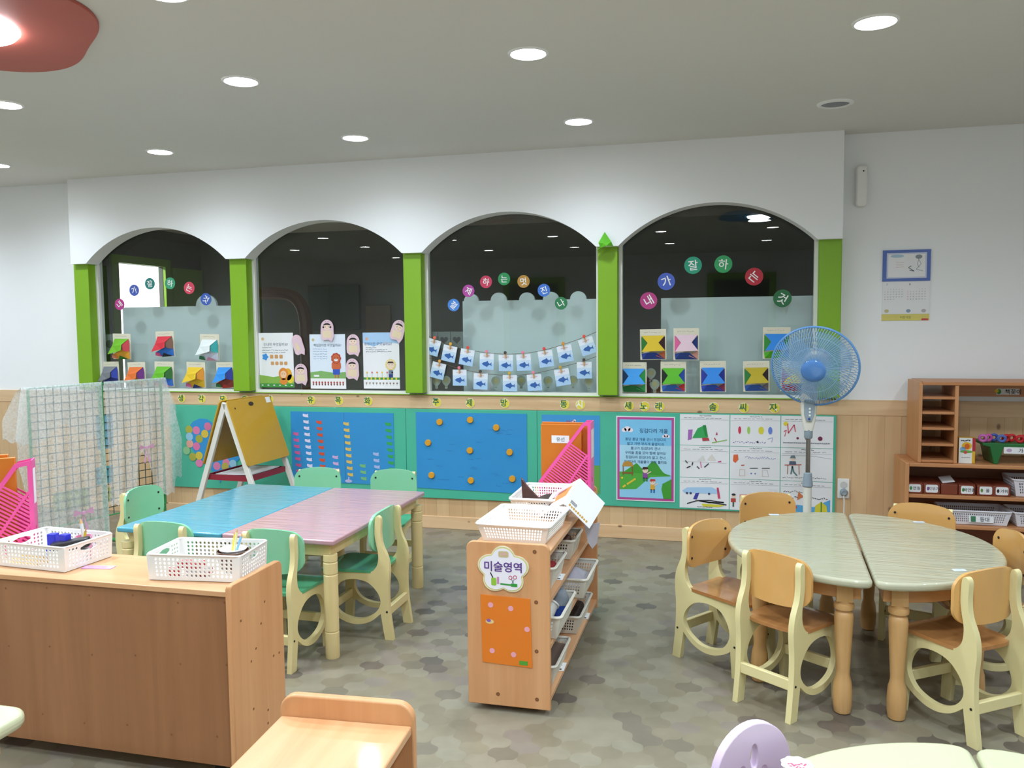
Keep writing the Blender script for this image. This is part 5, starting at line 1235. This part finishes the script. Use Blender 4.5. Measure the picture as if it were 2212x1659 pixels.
for k in range(3):
    q = MB(); vs = []; a0 = 2 * PI * k / 3 + .5
    for i in range(9):
        r_ = .04 + .14 * i / 8; wdt = 1.75 * (1 - .12 * i / 8) if i else 1.1
        for j in range(9):
            aa = a0 + wdt * (j / 8 - .5) + .25 * i / 8
            vs.append(MH @ Vector((r_ * math.cos(aa), r_ * math.sin(aa), .02 * (j / 8 - .5) * (1.2 - .5 * i / 8))))
    fs = [(i * 9 + j, i * 9 + j + 1, (i + 1) * 9 + j + 1, (i + 1) * 9 + j) for i in range(8) for j in range(8)]
    q.add(vs, fs).build('fan_blade', BLD, t, smooth=180, recalc=False)
MB().lathe([(.001, .03), (.03, .028), (.04, .018), (.04, -.02), (.001, -.025)], 24, M=MH).build('blade_hub', BLF, t)

# ------------------------------------------------------------ plastic baskets
def wall_cells(mb, P, cells):
    """one pierced wall: P(u, v) -> point; cells (u0, u1, v0, v1, hole width, hole height, n) - n-sided hole, 0 = closed"""
    for u0, u1, v0, v1, fw, fh, n in cells:
        if n == 0:
            mb.add([P(u0, v0), P(u1, v0), P(u1, v1), P(u0, v1)], [(0, 1, 2, 3)]); continue
        cu, cv = (u0 + u1) / 2, (v0 + v1) / 2; o = []; h = []
        for i in range(8):
            a = 2 * PI * i / 8 + PI / 8
            k = [(1, .5), (.5, 1), (-.5, 1), (-1, .5), (-1, -.5), (-.5, -1), (.5, -1), (1, -.5)][i]
            o.append((cu + k[0] * (u1 - u0) / 2, cv + k[1] * (v1 - v0) / 2))
            if n == 8: hx, hy = math.cos(a) * 1.05, math.sin(a) * 1.05
            else: hx, hy = k
            h.append((cu + hx * fw * (u1 - u0) / 2, cv + hy * fh * (v1 - v0) / 2))
        mb.add([P(*q_) for q_ in o + h], [(i, (i + 1) % 8, 8 + (i + 1) % 8, 8 + i) for i in range(8)])
        # corner triangles
        for i, cc in ((0, (u1, v1)), (2, (u0, v1)), (4, (u0, v0)), (6, (u1, v0))):
            mb.add([P(*o[i]), P(*cc), P(*o[i + 1])], [(0, 1, 2)])
def basket(label, loc, rot, L, W, H, taper=.93, kind='oval', m=PLW, group='white plastic baskets', name='plastic_basket', flange=.004, handle=False):
    mb = MB()
    def c(sx, sy, t_): k = taper + (1 - taper) * t_; return Vector((sx * L / 2 * k, sy * W / 2 * k, .002 + (H - .002) * t_))
    for (a, b, ln) in (((-1, -1), (1, -1), L), ((1, -1), (1, 1), W), ((1, 1), (-1, 1), L), ((-1, 1), (-1, -1), W)):
        P = lambda u, v, a=a, b=b: c(*a, v).lerp(c(*b, v), u)
        cells = []
        if kind == 'oval': step, nv, fw, fh, n, v0, v1 = .0138, 5, .56, .68, 8, .12, .9
        else: step, nv, fw, fh, n, v0, v1 = .0105, 4, .55, .72, 4, .16, .84
        nu = max(4, int(ln * .86 / step)); e = .07
        cells += [(0, e, 0, 1, 0, 0, 0), (1 - e, 1, 0, 1, 0, 0, 0), (e, 1 - e, 0, v0, 0, 0, 0), (e, 1 - e, v1, 1, 0, 0, 0)]
        hu = (0.33, 0.67) if handle and ln == W else None
        for j in range(nv):
            for i in range(nu):
                u0, u1 = e + (1 - 2 * e) * i / nu, e + (1 - 2 * e) * (i + 1) / nu
                top2 = j >= nv - 2
                if hu and top2 and u1 > hu[0] + .001 and u0 < hu[1] - .001:
                    continue
                cells.append((u0, u1, v0 + (v1 - v0) * j / nv, v0 + (v1 - v0) * (j + 1) / nv, fw, fh, n))
        if hu:
            iu = [i for i in range(nu) if (e + (1 - 2 * e) * (i + 1) / nu) > hu[0] + .001 and (e + (1 - 2 * e) * i / nu) < hu[1] - .001]
            cells.append((e + (1 - 2 * e) * iu[0] / nu, e + (1 - 2 * e) * (iu[-1] + 1) / nu, v0 + (v1 - v0) * (nv - 2) / nv, v1, .84, .8, 8))
        wall_cells(mb, P, cells)
    b = [c(-1, -1, 0), c(1, -1, 0), c(1, 1, 0), c(-1, 1, 0)]
    mb.add(b, [(0, 1, 2, 3)])
    o = mb.build(name, m, loc=loc, rot=(0, 0, rot), smooth=0, recalc=False)
    sm = o.modifiers.new('thickness', 'SOLIDIFY'); sm.thickness = .0022; sm.offset = 0
    tag(o, label, 'basket', group)
    rp = [Vector((x, y, H)) for x, y in rrect(-L / 2 - flange * .4, -W / 2 - flange * .4, L / 2 + flange * .4, W / 2 + flange * .4, .016)]
    MB().tube(rp, flange, 6, close=True).build('rim', m, o)
    return o
ZC1 = .5805
B1X, B1Y, B1R = -2.127, 2.227, R(-4)
basket('white basket with blue tape dispensers on the cabinet, beside the pink file holder', (B1X, B1Y, ZC1), B1R, .285, .195, .08, .97, handle=True, flange=.003)
B2X, B2Y, B2R = -1.553, 2.228, R(7)
basket('white basket with a brown bowl on the cabinet, near its right end', (B2X, B2Y, ZC1), B2R, .296, .192, .08, .97, handle=True, flange=.003)
ZA1 = .5705
basket('empty white basket on top of the art shelf, nearest the flower sign', (-.718, 2.942, ZA1), R(-2), .262, .315, .066, .86, 'grid', flange=.006)
basket('white basket with a brown packet on top of the art shelf, behind the empty one', (-.722, 3.385, ZA1), R(1), .25, .33, .066, .86, 'grid', flange=.006)
SB = [('white basket with red contents on the upper art shelf level', (-.715, 2.92, .4055), .27, .22, .078), ('white basket with dark contents on the upper art shelf level, farther back', (-.72, 3.29, .4055), .28, .2, .078),
      ('white basket with a white tub and blue bottle on the middle art shelf level', (-.69, 2.905, .2455), .28, .29, .082), ('white basket with clear bags on the middle art shelf level, farther back', (-.672, 3.35, .2455), .28, .29, .08),
      ('white basket with brown sheets on the lowest art shelf level, near end', (-.71, 2.93, .0635), .27, .28, .075), ('white basket with dark contents on the lowest art shelf level, farther back', (-.71, 3.45, .0635), .27, .32, .078)]
for l, p_, L1, W1, H1 in SB: basket(l, p_, 0, L1, W1, H1, .88, 'grid', PLIV, flange=.0055)
# basket contents
def pencil(label, a, b, col, r_=.004):
    a, b = Vector(a), Vector(b); d = (b - a).normalized(); L1 = (b - a).length
    t = thing('pencil', label, 'pencil', a, tuple(d.to_track_quat('Z', 'Y').to_euler()), 'pencils in the baskets')
    MB().lathe([(r_, 0), (r_, L1 * .86)], 6).build('barrel', pm(col), t); MB().lathe([(r_, L1 * .86), (.0006, L1)], 6).build('tip', TURN, t)
def inb(bx, by, br, x, y, z): c, s = math.cos(br), math.sin(br); return (bx + x * c - y * s, by + x * s + y * c, ZC1 + .003 + z)
BT = mat('blue dispenser', '#2b2fc4', 0.35, var=0.02); BTL = mat('pale blue plastic', '#9fb9dc', 0.3)
for k, (x, y, a) in enumerate(((.005, -.01, .2), (.05, -.005, -.15))):
    t = thing('tape_dispenser', 'blue tape dispenser in the left white basket, %s of two' % ('left' if k == 0 else 'right'), 'tape dispenser', inb(B1X, B1Y, B1R, x, y, 0), a, 'blue tape dispensers')
    MB().prism(rrect(-.014, .05, .014, .092, .003), -.012, .012, 'xz').build('blade_block', BT, t, bevel=.002)
    MB().prism(disc(0, .03, .021, .0295, 24), -.013, .013, 'xz').build('tape_drum', BTL, t, bevel=.003)
    MB().cyl((0, -.0135, .04), (0, .0135, .04), .018, n=20).build('tape_roll', BT, t)
t = thing('pencil_cup', 'pink translucent cup of pencils in the left white basket', 'cup', inb(B1X, B1Y, B1R, .075, .045, 0))
MB().lathe([(.019, 0), (.022, .004), (.026, .075), (.024, .075), (.019, .006), (.001, .005)], 20).build('cup_body', mat('pink cup', '#e79ab8', 0.3), t)
x, y, z = inb(B1X, B1Y, B1R, .075, .045, .01)
pencil('white marker pencil leaning in the pink cup', (x + .008, y, z), (x - .018, y + .01, z + .12), '#d9dad6', .006); pencil('yellow pencil leaning in the pink cup', (x - .006, y - .004, z), (x + .02, y - .01, z + .095), '#e3cf3a', .0045)
tag(MB().prism(rrect(-.06, -.017, .06, .017, .01), .0, .03, 'xy').build('pencil_case', mat('black case', '#1d1a1c', 0.35), loc=inb(B1X, B1Y, B1R, .075, -.005, .045), rot=(R(6), R(-8), R(24)), bevel=.006, segs=3), 'black pencil case lying on top in the left white basket', 'pencil case')
tag(MB().box(-.055, .055, -.02, .02, .0, .044).build('small_box', mat('white box', '#dcdcd6', 0.6), loc=inb(B1X, B1Y, B1R, .072, -.01, 0), rot=(0, 0, R(20)), bevel=.002), 'small white box under the black pencil case', 'box')
rr = random.Random(11)
for k in range(7):
    y = -.075 + .011 * k; a = inb(B1X, B1Y, B1R, -.125 + rr.random() * .02, y, .004 + .009 * (k % 2)); b = inb(B1X, B1Y, B1R, .0 + rr.random() * .03, y + rr.uniform(-.008, .008), .006 + .009 * (k % 2))
    pencil('yellow wooden pencil lying in the left white basket', a, b, '#dbb35a')
t = thing('bowl', 'brown round bowl lined with white paper in the right white basket', 'bowl', inb(B2X, B2Y, B2R, .065, .03, 0))
MB().lathe([(.001, 0), (.035, 0), (.046, .03), (.05, .06), (.047, .061), (.04, .03), (.001, .012)], 28).build('bowl_body', mat('dark wood bowl', '#5c3a22', 0.35, coat=0.3), t)
MB().lathe([(.001, .045), (.03, .05), (.044, .066), (.04, .068), (.001, .052)], 9).build('paper_liner', PAPER, t, smooth=0)
x, y, z = inb(B2X, B2Y, B2R, .068, .03, .05)
pencil('pale pencil standing in the brown bowl', (x, y, z), (x + .006, y + .012, z + .075), '#e3d9a0', .004); pencil('blue pencil standing in the brown bowl', (x + .008, y - .003, z), (x + .024, y + .01, z + .062), '#7fb5d6', .004); pencil('yellow pencil standing in the brown bowl', (x - .006, y, z), (x - .002, y + .014, z + .066), '#e0d040', .004)
RC = mat('red plastic', '#b5303a', 0.4)
for k in range(5):
    o = MB().prism(rrect(-.024, -.01, .024, .01, .006), 0, .022, 'xy').build('red_block', RC, loc=inb(B2X, B2Y, B2R, -.085 + .024 * k + .008 * (k % 2), -.055 + .012 * (k % 3), .002 + .022 * (k % 2)), rot=(0, 0, R(20 * k)), bevel=.003)
    tag(o, 'red plastic block at the bottom of the right white basket', 'block', 'red blocks in the basket')
tag(MB().panel(rrect(-.035, -.02, .035, .02, .01), .014, lambda a, b: ((a, b, .01 + .006 * math.sin(60 * a)), (0, 0, 1)), 4).build('clear_bag', mat('clear bag', '#e4e6ea', 0.15, trans=0.5), loc=inb(B2X, B2Y, B2R, .0, -.06, .004)), 'clear plastic bag in the right white basket', 'bag')
cx, cy = -1.934,2.196
p = Pic(rect(-.05, -.016, .05, .016), pm('#d79fd8'), 0.0012); p.scribble(-.03, .0, .06, .004, pm('#9a5fa8'), 9, .003, 1, 3)
tag(p.build('paper_label', loc=(cx, cy, ZC1), rot=(R(-90), 0, R(10))), 'lilac paper label taped on the cabinet top between the two baskets', 'label')

# ------------------------------------------------------------ pink file holders
def file_holder(label, loc, rot, prof, wd, group='pink file holders'):
    t = thing('file_holder', label, 'file holder', loc, rot, group)
    xs = [p_[0] for p_ in prof]
    def clip(p0, d):                                    # where a line crosses the outline
        ts = []
        for (ax1, az1), (bx1, bz1) in zip(inner, inner[1:] + inner[:1]):
            ex, ez = bx1 - ax1, bz1 - az1; den = d[0] * ez - d[1] * ex
            if abs(den) < 1e-9: continue
            tt = ((ax1 - p0[0]) * ez - (az1 - p0[1]) * ex) / den; uu = ((ax1 - p0[0]) * d[1] - (az1 - p0[1]) * d[0]) / den
            if 0 <= uu <= 1: ts.append(tt)
        return (min(ts), max(ts)) if len(ts) >= 2 else None
    cxm = sum(xs) / len(xs); czm = sum(p_[1] for p_ in prof) / len(prof)
    inner = []
    n = len(prof)
    area = sum(prof[i][0] * prof[(i + 1) % n][1] - prof[(i + 1) % n][0] * prof[i][1] for i in range(n)); sg = 1 if area > 0 else -1
    lines = []
    for i in range(n):
        a, b = Vector(prof[i]), Vector(prof[(i + 1) % n]); d = (b - a).normalized(); nn = Vector((-d.y, d.x)) * sg * .014
        lines.append((a + nn, d))
    for i in range(n):
        (p0, d0), (p1, d1) = lines[i - 1], lines[i]
        den = d0.x * d1.y - d0.y * d1.x; tt = ((p1.x - p0.x) * d1.y - (p1.y - p0.y) * d1.x) / den
        inner.append((p0.x + d0.x * tt, p0.y + d0.y * tt))
    for y0 in (-wd / 2, wd / 2 - .003):
        q = MB().prism(prof, y0, y0 + .003, 'xz', holes=[inner])
        top = max(p_[1] for p_ in prof)
        for k in range(52):                             # slanted slats and three ribs along the sloping edge
            c_ = -0.4 + k * .0145; r_ = clip((min(xs), c_), (0.82, -0.57))
            if r_ and r_[1] - r_[0] > .004:
                a = Vector((min(xs) + .82 * r_[0], c_ - .57 * r_[0])); b = Vector((min(xs) + .82 * r_[1], c_ - .57 * r_[1])); nn = Vector((.57, .82)) * .0031
                q.prism([tuple(a - nn), tuple(b - nn), tuple(b + nn), tuple(a + nn)], y0 + .0003, y0 + .0027, 'xz')
        sd = Vector((.55, .835))
        for k in (1, 2):
            c0 = (min(xs) + .075 * k + .02, prof[0][1]); r_ = clip(c0, tuple(sd))
            if r_:
                a = Vector(c0) + sd * r_[0]; b = Vector(c0) + sd * r_[1]; nn = Vector((-.835, .55)) * .0045
                q.prism([tuple(a - nn), tuple(b - nn), tuple(b + nn), tuple(a + nn)], y0 - .0004, y0 + .0034, 'xz')
        q.build('side_panel', PINK, t)
    hgt = max(p_[1] for p_ in prof)
    MB().prism(rect(-wd / 2 + .0032, .0, wd / 2 - .0032, hgt), -.0032, -.0002, 'yz', holes=[disc(0, .07, .011, .016, 16)]).build('spine_panel', PINK, t)
    MB().box(min(xs) + .0002, -.0035, -wd / 2 + .0032, wd / 2 - .0032, 0, .003).build('floor_panel', PINK, t)
    MB().box(min(xs), min(xs) + .003, -wd / 2 + .0032, wd / 2 - .0032, .0032, .06).build('front_lip', PINK, t)
    MB().box(.0, .001, -wd / 2 + .014, wd / 2 - .014, hgt * .52, hgt * .9).build('spine_label', PAPER, t)
    return t
PRF = [(-.235, 0), (0, 0), (0, .335), (-.032, .335), (-.235, .068)]
file_holder('pink slatted file holder on the far end of the art shelf', (-.577, 3.655, ZA1), R(0), PRF, .095)
def folder(label, loc, rot, x0, x1, z0, z1, lab=None, lx=0, lz=0):
    o = MB().box(x0, x1, -.008, .008, z0, z1).build('folder', [ORANGEF], loc=loc, rot=(0, 0, rot), bevel=.0015)
    tag(o, label, 'folder', 'orange folders')
    if lab is not None:
        p = Pic(rect(-.04, -.017, .04, .017), PAPER, 0.0008)
        if lab: p.text(lab, 0, 0, .022, TXT, 1, 0, .006)
        else: p.scribble(-.03, 0, .06, .003, TXT, 6, .003, 1, 1)
        p.build('folder_label', o, loc=(lx, -.0082, lz))
    return o
folder('orange folder with white label standing in the pink holder on the art shelf', (-.577, 3.64, ZA1), R(0), -.229, -.045, .0045, .322, '유선', -.14, .255)
folder('second orange folder behind the labelled one on the art shelf', (-.577, 3.668, ZA1), R(0), -.23, -.02, .0045, .328)
PRF2 = [(-.245, 0), (0, 0), (0, .315), (-.052, .305), (-.245, .02)]
PRF2[4] = (-.245, .03)
file_holder('pink slatted file holder at the left picture edge behind the white basket', (-2.305, 2.338, ZC1), R(36), PRF2, .07)
folder('orange folder with white label strip in the left pink file holder', (-2.301, 2.332, ZC1), R(36), -.235, -.052, .0045, .325, '', -.165, .19)
folder('orange folder standing behind the labelled one in the left pink file holder', (-2.315, 2.35, ZC1), R(36), -.24, -.075, .0045, .334)

# ------------------------------------------------------------ things on the art shelf
A_ = Vector((-.557, 3.22, .731)); ex = Vector((.66, .22, -.72)).normalized(); ez = Vector((-.69, .55, -.46)).normalized(); ey = Vector((-.29, -.80, -.52)).normalized()
MX = Matrix(((ex.x, ey.x, ez.x, A_.x), (ex.y, ey.y, ez.y, A_.y), (ex.z, ey.z, ez.z, A_.z), (0, 0, 0, 1)))
q = MB().box(0, .142, 0, .147, -.0035, 0).box(-.0035, 0, 0, .147, 0, .20)
t = thing('folded_carton', 'white folded carton with orange printed side tipped over the art shelf edge', 'carton')
t.matrix_world = MX
q = MB(); OK_ = [PAPER, pm('#efc9b8'), pm('#d98a4a'), INK, pm('#c99a3a'), pm('#e8aebc')]
q.box(0, .142, 0, .147, 0, .0035, 0)
for k in range(9): q.box(.02 + .0115 * k, .028 + .0115 * k, .128 + .002 * (k % 2), .138, -.0006, 0, 4)
for k in range(8): q.box(.02 + .004 * k, .022 + .004 * k, .108, .122, -.0006, 0, 3)
q.build('side_panel', OK_, t, recalc=True)
q = MB().box(0, .0035, 0, .147, .0035, .20, 0).box(-.0006, 0, .004, .143, .006, .19, 1)
q.box(-.0012, -.0006, .03, .09, .03, .12, 2); q.box(-.0012, -.0006, .02, .05, .06, .15, 5).box(-.0012, -.0006, .1, .13, .02, .17, 0).box(-.0016, -.0012, .095, .12, .13, .17, 3)
for k in range(5): q.box(-.0018, -.0012, .055 + .012 * k, .059 + .012 * k, .13, .18, 3)
q.build('printed_panel', OK_, t)
q = MB(); ol = []
x0, z0 = -0.550,0.536
pts = [(-0.550,0.530), (-0.535,0.461), (-0.517,0.437), (-0.498,0.461), (-0.485,0.547)]
tag(MB().prism(pts, 3.268, 3.270, 'xz').build('paper_sheet', mat('pale grey paper', '#cfcdd8', 0.7)), 'pale grey paper tongue hanging below the tipped carton', 'paper')
pk = mat('brown packet', '#4a2a24', 0.3, coat=0.4, var=0.4, vs=40)
b0 = -0.801,0.631
b1 = -0.806,0.720
b2 = -0.728,0.634
b3 = -0.776,0.681
q = MB().prism([b0, b2, b3, b1], 3.25, 3.262, 'xz').build('snack_packet', pk, bevel=.003); tag(q, 'dark brown shiny packet sticking up from the second basket on the art shelf', 'packet')
tag(MB().panel(rrect(-.07, -.05, .07, .05, .02), .012, lambda a, b: ((a, b, .012 * math.sin(40 * a + 20 * b)), (0, 0, 1)), 5).build('dark_packet', DARKB, loc=(-.74, 3.40, ZA1 + .022)), 'dark crumpled packet lying in the second basket on the art shelf', 'packet')
# contents of the lower baskets
tag(MB().prism(rrect(-.1, -.08, .1, .08, .02), 0, .05, 'xy').build('red_cloth', mat('red cloth', '#9c2a30', 0.8, bump=.4), loc=(-.705, 2.92, .41), bevel=.012, segs=3), 'folded red cloth in a basket on the upper art shelf level', 'cloth')
tag(MB().prism(rrect(-.1, -.07, .1, .07, .02), 0, .06, 'xy').build('brown_bundle', mat('brown bundle', '#5a3c33', 0.6, bump=.4), loc=(-.715, 3.29, .41), bevel=.012, segs=3), 'dark brown bundle in a basket on the upper art shelf level', 'bundle')
t = thing('plastic_tub', 'round white plastic tub in a basket on the middle art shelf level', 'tub', (-.665, 2.862, .253), (R(-38), R(12), 0))
MB().lathe([(.001, 0), (.05, 0), (.062, .09), (.066, .092), (.066, .098), (.058, .098), (.048, .006), (.001, .006)], 28).build('tub_body', PLW, t)
MB().lathe([(.001, .07), (.056, .07)], 24, caps=False).build('tub_content', mat('grey content', '#9a9ea6', 0.7), t)
t = thing('plastic_bottle', 'clear plastic bottle with blue base in a basket on the middle art shelf level', 'bottle', (-.595, 2.995, .252))
MB().lathe([(.001, 0), (.03, 0), (.032, .01), (.032, .045), (.001, .046)], 22).build('bottle_base', mat('blue liquid', '#2a4fb0', 0.3), t)
MB().lathe([(.032, .046), (.032, .07), (.022, .095), (.012, .1), (.012, .11), (.001, .11)], 22).build('bottle_top', mat('clear plastic', '#c3cfdc', 0.12, trans=0.6), t)
tag(MB().panel(rrect(-.12, -.12, .12, .12, .04), .02, lambda a, b: ((a, b, .045 + .018 * math.sin(28 * a) * math.cos(22 * b) - 1.5 * (a * a + b * b)), (0, 0, 1)), 8).build('clear_bag', mat('milky bag', '#b9b6c2', 0.25, coat=.4), loc=(-.672, 3.35, .258)), 'milky plastic bag filling a basket on the middle art shelf level', 'bag')
tag(MB().panel(rrect(-.12, -.125, .12, .125, .03), .008, lambda a, b: ((a, b, .05 + .1 * max(0, b) ** 1.5 + .008 * math.sin(50 * a)), (0, 0, 1)), 6).build('brown_sheet', mat('grey brown sheets', '#6a5a50', 0.5, var=.2), loc=(-.70, 2.93, .068)), 'grey brown folded sheets in a basket on the lowest art shelf level', 'sheet')
tag(MB().prism(rrect(-.11, -.13, .11, .13, .03), 0, .05, 'xy').build('dark_bundle', mat('dark bundle', '#3c322d', 0.6, bump=.4), loc=(-.71, 3.45, .068), bevel=.012, segs=3), 'dark bundle in a basket on the lowest art shelf level', 'bundle')
for (x, y), z, l in (((-0.603,2.974), .405, 'upper level'), ((-0.587,3.531), .063, 'lowest level, far end'), ((-0.597,2.975), .063, 'lowest level, near end')):
    p = Pic(rect(-.026, -.038, .026, .038), PAPER, 0.0008); p.scribble(-.016, .01, .03, .008, INK, 5, .004, 1, 2); p.poly(rect(-.016, -.032, .016, -.02), DARKB, 1)
    tag(p.build('shelf_label', loc=(min(x, -.60), y, z + .0006), rot=(R(-90), 0, R(2))), 'white shelf label taped on the art shelf, ' + l, 'label', 'labels on the art shelf')

# ------------------------------------------------------------ things on the right wall shelf
ZT_ = zt
q = thing('snack_box', 'white and yellow carton printed with an orange fruit beside the cubbies', 'box', (1.237, 4.845, ZT_), R(-4))
MB().box(-.039, .039, 0, .05, 0, .135).build('box_body', [mat('yellow carton', '#e0b02a', 0.5)], q, bevel=.002)
p = Pic(rect(-.039, .0, .024, .135), pm('#e9e9e4'), .0008); p.poly(disc(-.002, .092, .024, .021), pm('#e8b52a'), 1).poly(disc(.0, .09, .012, .015), pm('#d9641f'), 2).poly(disc(-.02, .075, .014, .012), pm('#7fb0d8'), 1).poly(disc(-.004, .062, .03, .008), pm('#6aa84a'), 2).poly(disc(-.008, .058, .008), pm('#d04a4a'), 3).scribble(-.03, .122, .045, .004, INK, 6, .005, 2, 3).scribble(-.025, .03, .04, .002, TXT, 8, .002, 2, 6)
p.build('front_print', q, loc=(0, -.0003, 0))
p = Pic(rect(.024, .065, .039, .135), pm('#b3262f'), .0009); p.build('red_stripe', q, loc=(0, -.0003, 0))
t = thing('display_riser', 'dark green plastic stand with a white label on the right wall shelf', 'stand', (1.31, 4.83, ZT_))
GRN = mat('dark green plastic', '#1c6a30', 0.35)
MB().prism([(0, .098), (0, .11), (.55, .11), (.55, .098), (.10, .09), (.075, .0), (.055, .0), (.035, .09)], .01, .2, 'xz').build('stand_body', GRN, t, bevel=.003)
MB().box(.43, .46, .01, .2, 0, .09).build('stand_leg', GRN, t)
p = Pic(rect(.1, .058, .24, .092), PAPER, .001); p.poly(disc(.125, .075, .013, .009), pm('#c0a0c0'), 1).text('가위', .19, .075, .026, INK, 1, 0, .01)
p.build('stand_label', t, loc=(0, .009, 0))
def ringtoy(label, x, z, r_, col, y=4.90, group='coloured plastic rings on the green stand', tilt=0):
    o = MB().tube([(r_ * math.cos(2 * PI * i / 24), 0, r_ * math.sin(2 * PI * i / 24)) for i in range(24)], .0075, 8, close=True).tube([(0, .01, -r_ - .006), (0, 0, -r_)], .0075, 8).build('plastic_scissors', mat('toy ' + col, col, 0.3, coat=.3), loc=(x, y, z), rot=(R(15), R(tilt), R(tilt)))
    tag(o, label, 'scissors', 'plastic craft scissors on the green stand')
ZS = ZT_ + .11
for k, (px, col, nm, dz) in enumerate(((1.315, '#c86ab5', 'lilac', .03), (1.345, '#d65aa8', 'pink', .028), (1.378, '#4a62b0', 'blue', .035), (1.405, '#5a6fb8', 'lighter blue', .03), (1.43, '#d0262f', 'red', .05), (1.462, '#d83038', 'red', .04), (1.49, '#c92630', 'red', .03), (1.52, '#d2303a', 'red', .035))):
    ringtoy('%s handled craft scissors on the green stand, %s from the left' % (nm, ['first', 'second', 'third', 'fourth', 'fifth', 'sixth', 'seventh', 'eighth'][k]), px, ZS + .024, .016, col, 4.86 + .02 * (k % 3), tilt=(k * 37 % 50) - 25)
TERR = mat('terracotta plastic', '#7e3a26', 0.35)
LB = ['연필', '지우개', None, '색연필', '풀', '가위']
for k, (px0, px1) in enumerate(((1960, 1990), (1996, 2026), (2032, 2067), (2072, 2103), (2113, 2143), (2148, 2178))):
    x = [0.984, 1.068, 1.154, 1.239, 1.328, 1.405][k]
    t = thing('pencil_tray', 'terracotta plastic tray on the right wall shelf, %s from the left%s' % (NTH[k], '' if LB[k] else ', unlabelled'), 'tray', (x, 4.83, s1z + .0005), 0, 'terracotta trays on the shelf')
    MB().prism(rect(-.041, 0, .041, .055), .0, .22, 'xz').build('tray_body', TERR, t, bevel=.004)
    MB().box(-.041, .041, .01, .21, .0555, .058).build('tray_rim', TERR, t)
    if LB[k]:
        p = Pic(rrect(-.03, .008, .03, .05, .008), PAPER, .001); p.text(LB[k], .009, .029, .021, INK, 1, 0, .01).poly(disc(-.019, .029, .006, .01), [GRASS2, pm('#8a5aa0'), YEL, GRASS2, pm('#6a8a3a'), DARKB][k], 1)
        p.build('tray_label', t, loc=(0, -.0005, 0))
    else:
        MB().panel(rect(-.03, .02, .03, .12), .002, lambda a, b: ((a, b, .062 + .15 * a + .3 * (b - .02) * .5), (0, 0, 1)), 3).build('loose_paper', PAPER, t)
WBK = mat('white basket plastic', '#e2dfe4', 0.45, var=0.02)
basket('white basket lettered 동대 on the lower right wall shelf level, behind the far right chair', (1.29, 4.93, s2z + .001), 0, .33, .2, .075, .88, 'grid', WBK, flange=.005, group='white baskets on the right wall shelf')
p = Pic(rect(-.06, -.017, .06, .017), PAPER, .001); p.poly(rect(-.05, -.015, -.026, .015), pm('#3f7a55'), 1).text('동대', .016, 0, .026, INK, 1, 0, .01)
o = p.build('basket_label', loc=(1.31, 4.829, s2z + .035), rot=(R(-6), 0, 0)); tag(o, 'white label lettered 동대 on the basket of the right wall shelf', 'label')
basket('white basket at the right picture edge on the lower right wall shelf level', (1.61, 4.93, s2z + .001), 0, .28, .2, .075, .88, 'grid', WBK, flange=.005, group='white baskets on the right wall shelf')
basket('white basket at the right picture edge on the tray level of the right wall shelf', (1.60, 4.93, s1z + .001), 0, .28, .2, .09, .88, 'grid', WBK, flange=.005, group='white baskets on the right wall shelf')
x0, z1 = 1.439,0.960
x1, z0 = 1.551,0.926
p = Pic(rect(-(x1 - x0) / 2, -(z1 - z0) / 2, (x1 - x0) / 2, (z1 - z0) / 2), PAPER, .001); p.text('책꽂이', .025, 0, .03, INK, 1, 0, .01).poly(disc(-.045, 0, .012, .014), GRASS2, 1).poly(disc(-.056, .004, .01), YEL, 2)
tag(p.build('rail_label', loc=((x0 + x1) / 2, FY1 - .0205, (z0 + z1) / 2)), 'white label with green picture on the back rail of the cubby rack', 'label')
# stickers on the tables
cx, cy = 0.137,1.632
p = Pic(blob(0, 0, .03, 9, .05, 40), PAPER, .0008); p.scribble(-.018, .0, .036, .006, pm('#c85a7a'), 6, .004, 1, 3).scribble(-.015, -.012, .03, .004, pm('#c85a7a'), 5, .003, 1, 5)
tag(p.build('table_sticker', loc=(cx, cy, .4902), rot=(R(-90), 0, 0)), 'white name sticker with pink writing on the cream table at the bottom edge', 'sticker')
for px, py, l in ((0.207,3.799, 'far left edge'), (0.790,3.782, 'far right edge'), (0.771,3.072, 'near right edge')):
    p = Pic(rrect(-.022, -.012, .022, .012, .006), pm('#d3dbe8'), .0008); p.scribble(-.012, 0, .024, .003, TXTB, 5, .002, 1, 4)
    tag(p.build('table_sticker', loc=(px, py, .4905), rot=(R(-90), 0, R(10))), 'small pale name sticker on the round table, %s' % l, 'sticker', 'name stickers on the round table')
